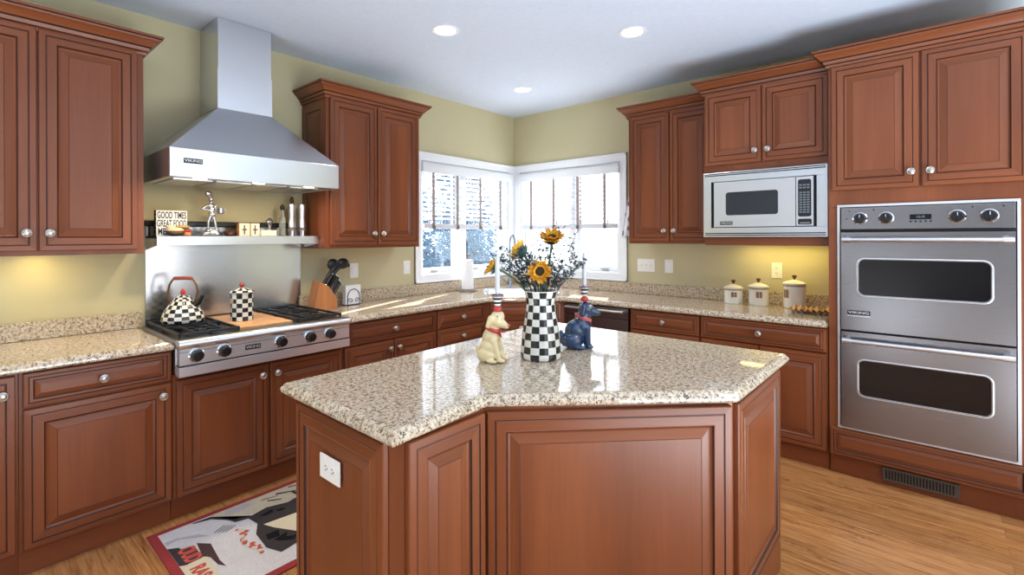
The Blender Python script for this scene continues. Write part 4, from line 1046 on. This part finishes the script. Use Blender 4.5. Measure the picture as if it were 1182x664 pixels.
# ------------------------------------------------------------------ things on the warming shelf (local frame of the wall: x=world y, -y = out)
SZ = 1.4425
def shelf_pos(out, y): return (out, y, SZ)
sg = thing('word_sign', 'white block sign with black words GOOD TIMES standing on the steel shelf', 'sign', shelf_pos(.155, -3.248), R90)
MB().box(-.074, .078, -.020, .020, 0, .148, 0, .0015).build('block', plain('white_sign_face', (236, 236, 234), .6), sg)
s2 = MB().box(-.0752, -.0741, -.020, .020, 0, .148).build('side_face', plain('navy_sign_side', (40, 44, 62), .6), sg)
d = MB()
for r_ in range(6):
    for c_ in range(2): d.lathe([(.0062, 0), (.0001, .0006)], (-.0752, -.010+c_*.02, .014+r_*.0240), 8, axis='x', smooth=False)
d.build('dot_pattern', plain('white_dot', (214, 216, 222), .6), s2)
inkm = plain('black_sign_ink', (34, 36, 44), .7)
for i, (wds, z, sx, ax_) in enumerate((('GOOD TIMES', .119, .44, 0), ('GREAT FOOD', .072, .43, 0), ('MEMORIES', .026, .54, 0))):
    text('lettering', wds, .054, sg, (.002, -.0206, z), (R90, 0, 0), inkm, sx=sx, bold=.0010)
# burger-shaped shakers
b1 = thing('bun_shaker', 'cream and brown bun-shaped ceramic shaker in front of the word sign', 'shaker', shelf_pos(.215, -3.238), R90)
MB().sphere((0, 0, .018), .046, sc=(1, .62, .40)).build('patty', plain('brown_patty', (62, 40, 28), .4), b1)
MB().sphere((-.004, 0, .036), .044, sc=(1.02, .62, .36)).build('bun', plain('cream_bun', (222, 196, 156), .5), b1)
MB().sphere((-.022, .004, .050), .022, sc=(1, .8, .6)).build('bun_top', plain('cream_bun_top', (226, 204, 168), .5), b1)
b2 = thing('burger_shaker', 'burger-shaped ceramic shaker with red and green filling on the steel shelf', 'shaker', shelf_pos(.165, -3.178), R90)
MB().lathe([(.022, 0), (.028, .006), (.029, .020), (.025, .024)], n=24).build('lower_bun', plain('orange_bun', (206, 140, 92), .5), b2)
MB().lathe([(.026, .0242), (.031, .027), (.032, .036), (.027, .040)], n=24).build('filling', plain('red_tomato', (190, 54, 60), .4), b2)
MB().lathe([(.020, .0402), (.033, .042), (.034, .0455), (.025, .048)], (-.008, 0, 0), n=24).build('lettuce', plain('green_lettuce', (84, 112, 62), .6), b2)
MB().sphere((-.014, 0, .055), .040, sc=(1, .75, .26)).build('bun', plain('tan_bun', (206, 160, 104), .5), b2)
# chef figurine
cf = thing('chef_figurine', 'shiny silver chef figurine with hand on hip on the steel shelf', 'figurine', shelf_pos(.15, -3.040), R90)
smooth_lump('figure', [((.004, 0, .226), (.013, .013, .016)), ((.002, 0, .246), .013, (-.010, 0, .258), .019), ((-.012, 0, .262), (.020, .018, .013)), ((.004, 0, .210), .007, (.004, 0, .196), .009),
    ((.004, 0, .186), (.024, .015, .016)), ((.008, 0, .160), (.018, .014, .026)), ((.010, 0, .132), (.020, .015, .016)),
    ((-.016, 0, .188), .008, (-.046, -.004, .166), .0065), ((-.046, -.004, .166), .0065, (-.008, -.010, .158), .0055), ((.024, 0, .188), .008, (.036, -.012, .164), .0065), ((.036, -.012, .164), .0065, (.044, -.022, .150), .006),
    ((.002, 0, .128), .011, (-.012, 0, .085), .009), ((-.012, 0, .085), .009, (-.014, 0, .048), .0075), ((.018, 0, .128), .011, (.026, 0, .085), .009), ((.026, 0, .085), .009, (.032, 0, .048), .0075)], M['silver'], cf, .0026, 3)
MB().lathe([(.014, 0), (.020, .004), (.022, .034), (.019, .036)], (.050, -.016, .138), 20).tube([(.030, -.016, .168), (.024, -.016, .160)], .004, 6).tube([(.070, -.016, .168), (.077, -.016, .160)], .004, 6).build('pot', M['silver'], cf)
smooth_lump('rocky_base', [((-.020, 0, .018), (.026, .022, .019)), ((.014, .004, .020), (.024, .022, .022)), ((.038, 0, .016), (.018, .020, .017)), ((-.034, 0, .010), (.018, .018, .011)), ((.030, -.006, .040), (.018, .014, .010)), ((-.010, -.004, .040), (.018, .014, .010))], M['silver'], cf, .003, 2)
br = MB().lathe([(.022, 0), (.034, .012), (.038, .030), (.036, .031), (.031, .014), (.001, .006)], n=28).build('brown_bowl', M['lidwood'], None, shelf_pos(.12, -2.922)); tag(br, 'small dark brown bowl behind the silver chef figurine', 'bowl')
def keepsake(label, y, w, mcol):
    t = thing('keepsake_block', label, 'ornament', shelf_pos(.13, y), R90)
    MB().box(-w/2, w/2, -.018, .018, 0, .084, 0, .002).build('block', M['kblock'], t)
    MB().box(-w/2+.004, w/2-.001, -.0195, -.0181, .001, .083).build('face_plate', plain('cream_face', mcol, .6), t)
    c = MB(); c.box(-.004, .004, -.0206, -.0195, .012, .072); c.box(-.014, .016, -.0206, -.0195, .038, .046); c.lathe([(.012, .0), (.001, .002)], (.001, -.0195, .042), 4, axis='-y', smooth=False); c.build('cross', plain('dark_cross', (92, 88, 84), .4, .4), t)
keepsake('cream wooden block with dark cross nearest the chef figurine on the steel shelf', -2.845, .068, (232, 222, 204))
keepsake('cream wooden block with dark cross beside the small white chest', -2.780, .058, (236, 230, 216))
ch = thing('trinket_chest', 'small white chest on the steel shelf below the domed silver mill', 'box', shelf_pos(.155, -2.702), R90)
MB().box(-.050, .050, -.022, .022, 0, .034, 0, .003).build('chest', M['porcelain'], ch)
MB().box(-.052, .052, -.024, .024, .0345, .040, 0, .002).build('lid', M['porcelain'], ch)
ml = thing('silver_mill', 'squat silver mill with domed cap standing on the white chest', 'pepper mill', (.155, -2.690, SZ+.0402), R90)
MB().lathe([(.020, 0), (.020, .004), (.012, .012), (.011, .030), (.015, .042), (.011, .052)], n=24).build('body', M['silver'], ml)
MB().lathe([(.024, .052), (.025, .058), (.018, .072), (.006, .080), (.004, .084), (.005, .090), (.0005, .094)], n=24).build('cap', M['silver'], ml)
def bottle(label, y, out, h, r, capm, full):
    t = thing('oil_bottle', label, 'bottle', shelf_pos(out, y), R90)
    MB().lathe([(r*.95, 0), (r, .004), (r, h*.52), (r*.45, h*.66), (r*.38, h*.80)], n=24).build('glass', M['bottle'], t)
    MB().lathe([(r*.84, .004), (r*.84, h*.24)], n=20).build('oil', M['oil'], t)
    MB().lathe([(r*.5, h*.80), (r*.75, h*.86), (r*.6, h*.94), (r*.2, h*.97), (.0005, h)], n=20).build('stopper', capm, t)
bottle('clear oil bottle with dark ball stopper between the silver mill and steel grinders', -2.594, .13, .222, .022, M['black'], .3)
bottle('tall clear bottle with brown stopper behind the two steel grinders', -2.502, .075, .285, .019, M['lidwood'], .5)
def grinder(label, y):
    t = thing('steel_grinder', label, 'pepper mill', shelf_pos(.15, y), R90)
    MB().lathe([(.025, 0), (.025, .034), (.0235, .038)], n=28).build('base', M['silver'], t)
    MB().lathe([(.0222, .0382), (.0222, .058)], n=28).build('clear_window', plain('peppercorn_window', (120, 112, 108), .2), t)
    MB().lathe([(.0240, .0582), (.0255, .062), (.0205, .12), (.0245, .200), (.024, .218), (.020, .2225), (.0005, .223)], n=28).build('barrel', M['steel_bright'], t)
grinder('tall steel pepper grinder beside the clear oil bottle on the shelf', -2.540)
grinder('tall steel pepper grinder at the end of the shelf next to the wall cupboard', -2.466)

# ------------------------------------------------------------------ things on the worktop, hood side
WZ = .9153
kb = thing('knife_block', 'slanted wooden knife block full of black-handled knives beside the cooktop', 'knife block', (.16, -2.315, WZ), R90)
def blk(b):
    prof = [(-.105, 0), (.100, 0), (.100, .085), (.030, .175), (-.020, .215), (-.052, .205)]
    prof = [(-.100, .0), (.075, .0), (.075, .075), (.012, .165), (-.055, .205)]
    n = len(prof); vs = [(x, -.055, z) for x, z in prof]+[(x, .055, z) for x, z in prof]
    b.add(vs, [list(range(n)), list(range(n, 2*n))[::-1]]); b.add(vs, [(i, n+i, n+(i+1) % n, (i+1) % n) for i in range(n)])
b = MB(); blk(b); b.build('block', M['kblock'], kb)
def knife(label, p, L, d=(.55, 0, .80), r=.0095):
    t = thing('knife', label, 'knife', (.16, -2.315, WZ), R90, 'knives in the wooden block')
    d = Vector(d).normalized(); p = Vector(p)
    MB().tube([p, p+d*.02, p+d*L*.5, p+d*L*.9, p+d*L], [r*.8, r, r*1.05, r*1.1, r*.8], 10).build('handle', M['black'], t)
    MB().tube([p-d*.0005, p+d*.008], r*1.02, 10).tube([p+d*(L-.004), p+d*(L+.003)], r*.85, 10).build('bolster', M['chrome'], t)
kd = (.56, 0, .83)
lbl = 'black-handled kitchen knife standing in the slanted wooden block'
for i, (x, y, z, L) in enumerate([(.060, -.030, .098, .105), (.058, .0, .100, .115), (.060, .030, .098, .105), (.036, -.032, .133, .115), (.034, .0, .136, .12), (.036, .032, .133, .115), (.004, -.022, .171, .095), (.004, .022, .171, .095)]):
    knife(lbl, (x, y, z), L, kd)
sc_ = thing('kitchen_shears', 'black kitchen shears with broad looped handles topmost in the knife block', 'scissors', (.16, -2.315, WZ), R90)
b = MB(); b.tube([(-.010, 0, .172), (.04, 0, .235)], .010, 10)
def loop(b, c, rx, rz, tilt, n=18):
    P = []
    for i in range(n+1):
        a = 2*PI*i/n; x, z = rx*math.cos(a), rz*math.sin(a); P.append((c[0]+x*math.cos(tilt)-z*math.sin(tilt), c[1], c[2]+x*math.sin(tilt)+z*math.cos(tilt)))
    b.tube(P, .013, 10)
b.sphere((.074, 0, .318), 1, sc=(.046, .014, .042)).sphere((.155, 0, .322), 1, sc=(.050, .014, .040)).sphere((.115, 0, .308), 1, sc=(.04, .013, .032)).sphere((.195, 0, .308), 1, sc=(.018, .012, .016))
b.tube([(.03, 0, .225), (.085, 0, .30)], .016, 8); b.tube([(.045, 0, .215), (.125, 0, .30)], .016, 8); b.build('looped_handle', M['black'], sc_)
nh = thing('napkin_holder', 'black wire napkin holder of white napkins beside the knife block', 'napkin holder', (.115, -2.062, WZ), R90+.1)
b = MB()
ar = [(.055*math.cos(a), -.026, .06+.062*math.sin(a)) for a in [PI*i/14 for i in range(15)]]
b.tube([(.055, -.026, 0)]+ar+[(-.055, -.026, 0)], .0032, 8)
b.tube([(x, y+.06, z) for x, y, z in [(.055, -.026, 0)]+ar+[(-.055, -.026, 0)]], .0032, 8)
for s in (-1, 1):
    b.tube([(s*.055, -.026, .003), (s*.055, .034, .003)], .003, 8)
    b.tube([(s*(.028+.022*math.cos(a)*(1-a/9)), -.028, .035+.020*math.sin(a)*(1-a/9)) for a in [k*.5 for k in range(13)]], .0024, 6)
b.tube([(-.055, -.026, .003), (.055, -.026, .003)], .003, 8); b.tube([(-.055, .034, .003), (.055, .034, .003)], .003, 8)
b.build('wire_frame', M['iron'], nh)
nk = MB()
for k in range(12): nk.box(-.068+.002*(k % 3), .068-.0015*(k % 2), -.020+k*.0040, -.0172+k*.0040, .0065, .150-.001*(k % 4), 0, .0006)
o = nk.build('napkin_stack', M['paper'], None, (.115, -2.062, WZ), (0, 0, R90+.1)); tag(o, 'stack of folded white paper napkins held in the wire holder', 'napkins', kind='stuff')
pt = thing('paper_towel_holder', 'paper towel stand with a full white roll under the window', 'paper towel holder', (.135, -.845, WZ), 0)
MB().lathe([(.085, 0), (.088, .006), (.084, .016), (.030, .020)], n=32).build('base', plain('brown_stone_base', (130, 112, 100), .4), pt)
MB().tube([(0, 0, .02), (0, 0, .335)], .006, 10).sphere((0, 0, .345), .014, sc=(1.3, 1.3, .8)).build('post', plain('bronze_post', (110, 84, 72), .4, .5), pt)
rl = MB().lathe([(.020, .0215), (.056, .0215), (.057, .03), (.057, .29), (.056, .2995), (.020, .2995)], n=36, cap=False).build('paper_roll', M['paper'], pt)

# ------------------------------------------------------------------ things on the worktop, microwave side
tile_pic = plain('brown_picture_tile', (150, 112, 80), .4)  # brown of the picture tiles on the canisters
def canister(label, x, y, r, h, rz):
    t = thing('white_canister', label, 'canister', (x, y, WZ), rz)
    MB().lathe([(r*.97, 0), (r, .004), (r, h*.985), (r*.98, h)], n=36).build('jar', M['porcelain'], t)
    MB().lathe([(r*1.01, h-.010), (r*1.015, h-.006), (r*1.01, h-.001)], n=36, cap=False).build('band', M['tan'], t)
    l = MB().lathe([(r*.95, h+.0004), (r*1.06, h+.004), (r*1.06, h+.012), (r*.8, h+.022), (r*.35, h+.033), (.010, h+.037)], n=36).build('lid', M['porcelain'], t)
    MB().lathe([(.006, h+.037), (.008, h+.044), (.016, h+.058), (.015, h+.066), (.004, h+.070), (.0005, h+.070)], n=20).build('lid_knob', M['lidwood'], l)
    p = MB()
    for k in range(2):
        a0, a1 = -R90-.30+k*.32, -R90-.02+k*.32
        for j in range(4):
            b0, b1 = a0+(a1-a0)*j/4, a0+(a1-a0)*(j+1)/4; q = r+.0008
            p.add([(q*math.cos(b0), q*math.sin(b0), h*.45), (q*math.cos(b1), q*math.sin(b1), h*.45), (q*math.cos(b1), q*math.sin(b1), h*.80), (q*math.cos(b0), q*math.sin(b0), h*.80)], [(0, 1, 2, 3)])
    p.build('picture_tile', tile_pic, t)
canister('short white ceramic canister with dark wood knob, the smallest of three', 2.325, -.118, .066, .110, .35)
canister('medium white ceramic canister with dark wood knob, between the short and tall ones', 2.504, -.120, .069, .130, .30)
canister('tall white ceramic canister with dark wood knob, beside the wavy wooden tray', 2.742, -.128, .071, .166, -.65)
# wavy wooden tray
def wavewood():
    k = NT('striped_wavy_wood'); n = k.noise(k.coords((30, 6, 6), rot=(0, 0, .5)), 1.0, 3, .6, .4)
    k.color(k.ramp(n, [(.35, lin(110, 66, 34)), (.5, lin(206, 156, 96)), (.7, lin(226, 184, 124))])); k.val('Roughness', .5); return k.m
b = MB(); NX, NY = 60, 14; top = []
for j in range(NY+1):
    for i in range(NX+1):
        u, v_ = i/NX*2-1, j/NY*2-1
        rr = max(abs(u), abs(v_)); x = .125*u; y = .085*v_
        z = .008+.020*(abs(v_)**1.5)+.0075*math.sin(u*24+v_*3.0)*(.35+.65*rr)+.008*u*u
        top.append((x, y, max(z, .004)))
n1 = (NX+1)*(NY+1)
F = [(j*(NX+1)+i, j*(NX+1)+i+1, (j+1)*(NX+1)+i+1, (j+1)*(NX+1)+i) for j in range(NY) for i in range(NX)]
b.add(top, F, 0, True); b.add([(x, y, z-.0038) for x, y, z in top], [f[::-1] for f in F], 0, True)
rim_i = [i for i in range(NX+1)]+[(j+1)*(NX+1)-1 for j in range(1, NY+1)]+[NY*(NX+1)+i for i in range(NX-1, -1, -1)]+[j*(NX+1) for j in range(NY-1, 0, -1)]
for a_, c_ in zip(rim_i, rim_i[1:]+rim_i[:1]):
    b.add([top[a_], top[c_], (top[c_][0], top[c_][1], top[c_][2]-.0038), (top[a_][0], top[a_][1], top[a_][2]-.0038)], [(3, 2, 1, 0)])
o = b.build('wavy_tray', wavewood(), None, (2.876, -.32, WZ), (0, 0, .05)); tag(o, 'wavy-edged brown wooden tray on the worktop against the oven cabinet', 'tray')

# cloth hanging beside the window
def clothm():
    k = NT('grey_printed_white_cloth'); vo = k.n('ShaderNodeTexVoronoi'); vo.inputs['Scale'].default_value = 17; k.l(k.coords((1, 1, .8)), vo.inputs['Vector'])
    k.color(k.ramp(vo.outputs['Distance'], [(.30, lin(120, 122, 134)), (.42, lin(226, 228, 234))])); k.val('Roughness', .9); return k.m
b = MB(); N = 16
for side in (0, 1):
    vs = []
    for j in range(N+1):
        s = j/N; w = .010+.050*s**.8; z = -.36*s
        for i in range(9):
            u = i/8*2-1; zz = z-(.018*abs(math.sin(u*2.2)) if j == N else 0)
            vs.append((w*u-.030*s, -.014-.012*math.sin(u*5+s*3)*s-(.010 if side == 0 else 0.0)*(1-.3*abs(u)), zz))
    F = [(j*9+i, j*9+i+1, (j+1)*9+i+1, (j+1)*9+i) for j in range(N) for i in range(8)]
    b.add(vs, F if side else [f[::-1] for f in F], 0, True)
b.sphere((0, -.012, .0), .010)
o = b.build('hanging_cloth', clothm(), None, (1.420, -.02, 1.800)); tag(o, 'white cloth with grey print hanging between the window casing and the wall cupboard', 'cloth')

# ------------------------------------------------------------------ rug
rug = thing('kitchen_rug', 'rug with red border and a black and white cat picture by the cooktop', 'rug', (0, 0, 0))
RX0, RX1, RY0, RY1 = .650, 1.390, -3.478, -2.30
def weave(name, col):
    k = NT(name); n = k.noise(k.coords((1, 1, 1)), 220, 2, .5); m_ = k.noise(k.coords(), 14, 3)
    c = lin(*col); k.color(k.mix(1.0, k.mix(m_, tuple(x*.84 for x in c[:3])+(1,), c), k.ramp(n, [(.3, (.82, .82, .82, 1)), (.7, (1.05, 1.05, 1.05, 1))]), 'MULTIPLY')); k.val('Roughness', .95); k.val('Specular IOR Level', .1); k.bump(n, .3, .001); return k.m
W_ = {k: weave('rug_'+k, c) for k, c in dict(red=(160, 62, 62), white=(216, 210, 208), beige=(206, 192, 166), black=(66, 60, 60), deep=(30, 28, 30), brown=(84, 62, 60), cream=(222, 208, 178), grey=(186, 178, 182), coral=(204, 92, 78)).items()}
b = MB(); b.box(RX0, RX1, RY0, RY1, .0006, .007, 0, .002); base = b.build('border', W_['red'], rug)
b = MB()
def layer(pts, m, k):
    z = .0072+.0004*k; a = sum(pts[i][0]*pts[(i+1) % len(pts)][1]-pts[(i+1) % len(pts)][0]*pts[i][1] for i in range(len(pts)))
    if a < 0: pts = pts[::-1]
    bm = bmesh.new(); vs_ = [bm.verts.new((x, y, z)) for x, y in pts]; f = bm.faces.new(vs_); bmesh.ops.triangulate(bm, faces=[f])
    for f in bm.faces:
        if f.normal.z < 0: f.normal_flip()
    b.addbm(bm, m); bm.free()
keys = list(W_)
def L_(pts, nm, k): layer(pts, keys.index(nm), k)
L_([(.685, -3.440), (1.350, -3.440), (1.350, -2.34), (.685, -2.34)], 'white', 0)
L_([(.685, -3.225), (.721, -3.198), (.835, -3.128), (.831, -3.042), (.873, -2.933), (.83, -2.80), (.90, -2.60), (.86, -2.34), (.685, -2.34)], 'beige', 1)
L_([(.700, -3.15), (.745, -3.17), (.76, -3.08), (.735, -3.03), (.700, -3.05)], 'grey', 2)
for p in ([(.73, -2.98), (.75, -2.90), (.755, -2.90), (.738, -2.99)], [(.72, -2.90), (.775, -2.80), (.785, -2.80), (.735, -2.91)], [(.76, -2.96), (.80, -2.90), (.805, -2.91), (.77, -2.97)], [(.77, -2.84), (.84, -2.83), (.845, -2.82), (.77, -2.82)], [(.70, -2.82), (.72, -2.74), (.73, -2.75), (.71, -2.83)]):
    L_(p, 'brown', 3)
L_([(.695, -3.301), (.700, -3.22), (.816, -3.151), (.847, -3.078), (.827, -2.996), (.861, -2.901), (.855, -2.80), (.93, -2.62), (1.10, -2.60), (1.20, -2.80), (1.20, -2.95), (1.240, -3.022), (1.256, -3.108), (1.171, -3.139), (1.029, -3.128), (.945, -3.088), (.864, -3.098), (.845, -3.155), (.797, -3.173), (.725, -3.225), (.705, -3.295)], 'black', 4)
L_([(.974, -3.071), (.997, -2.905), (1.02, -2.78), (1.12, -2.80), (1.161, -2.984), (1.039, -3.048)], 'cream', 5)
for p in ([(.885, -3.056), (.905, -3.03), (.90, -2.99), (.868, -2.985)], [(.895, -2.98), (.92, -2.965), (.915, -2.93), (.893, -2.945)], [(1.07, -3.10), (1.12, -3.11), (1.13, -3.06), (1.075, -3.04)], [(1.14, -3.09), (1.165, -3.08), (1.21, -3.03), (1.18, -3.0), (1.16, -3.04), (1.12, -3.02)]):
    L_(p, 'deep', 6)
L_([(.775, -3.435), (.775, -3.39), (.816, -3.309), (.873, -3.276), (.839, -3.328), (.794, -3.389), (.809, -3.434)], 'grey', 2)
L_([(.889, -3.337), (.942, -3.295), (1.03, -3.303), (1.10, -3.310), (1.169, -3.306), (1.129, -3.326), (1.05, -3.330), (1.018, -3.352)], 'brown', 3)
L_([(.838, -3.440), (.867, -3.400), (1.036, -3.410), (1.016, -3.440)], 'black', 3)
L_([(.880, -3.420), (.898, -3.352), (1.024, -3.352), (1.030, -3.417)], 'brown', 4)
L_([(1.026, -3.440), (1.027, -3.335), (1.25, -3.345), (1.30, -3.440)], 'cream', 3)
rr = random.Random(3)
for i in range(18):
    s = i/17; cx = .93+.26*s+rr.uniform(-.012, .012); cy = -3.175+.012*math.sin(s*9)+rr.uniform(-.02, .02); q = rr.uniform(.009, .016)
    L_([(cx+q*math.cos(a)*rr.uniform(.6, 1.2), cy+q*math.sin(a)*rr.uniform(.6, 1.2)) for a in [k*PI/3 for k in range(6)]], ('coral', 'cream', 'coral')[i % 3], 6+(i % 3))
for k in range(4):
    x, y = .835+.012*k, -3.20+.012*k; L_([(x, y), (x+.004, y), (x-.018+.05, y-.055), (x-.022+.05, y-.055)], 'deep', 7)
pic = b.build('cat_picture', list(W_.values()), rug)
text('lettering', 'OUD', .088, rug, (.957, -3.386, .0094), (0, 0, 0), W_['coral'], ext=.0003, sx=.66, bold=.0035)
text('lettering', 'RAS', .078, rug, (1.125, -3.392, .0094), (0, 0, 0), W_['coral'], ext=.0003, sx=.80, bold=.0035)
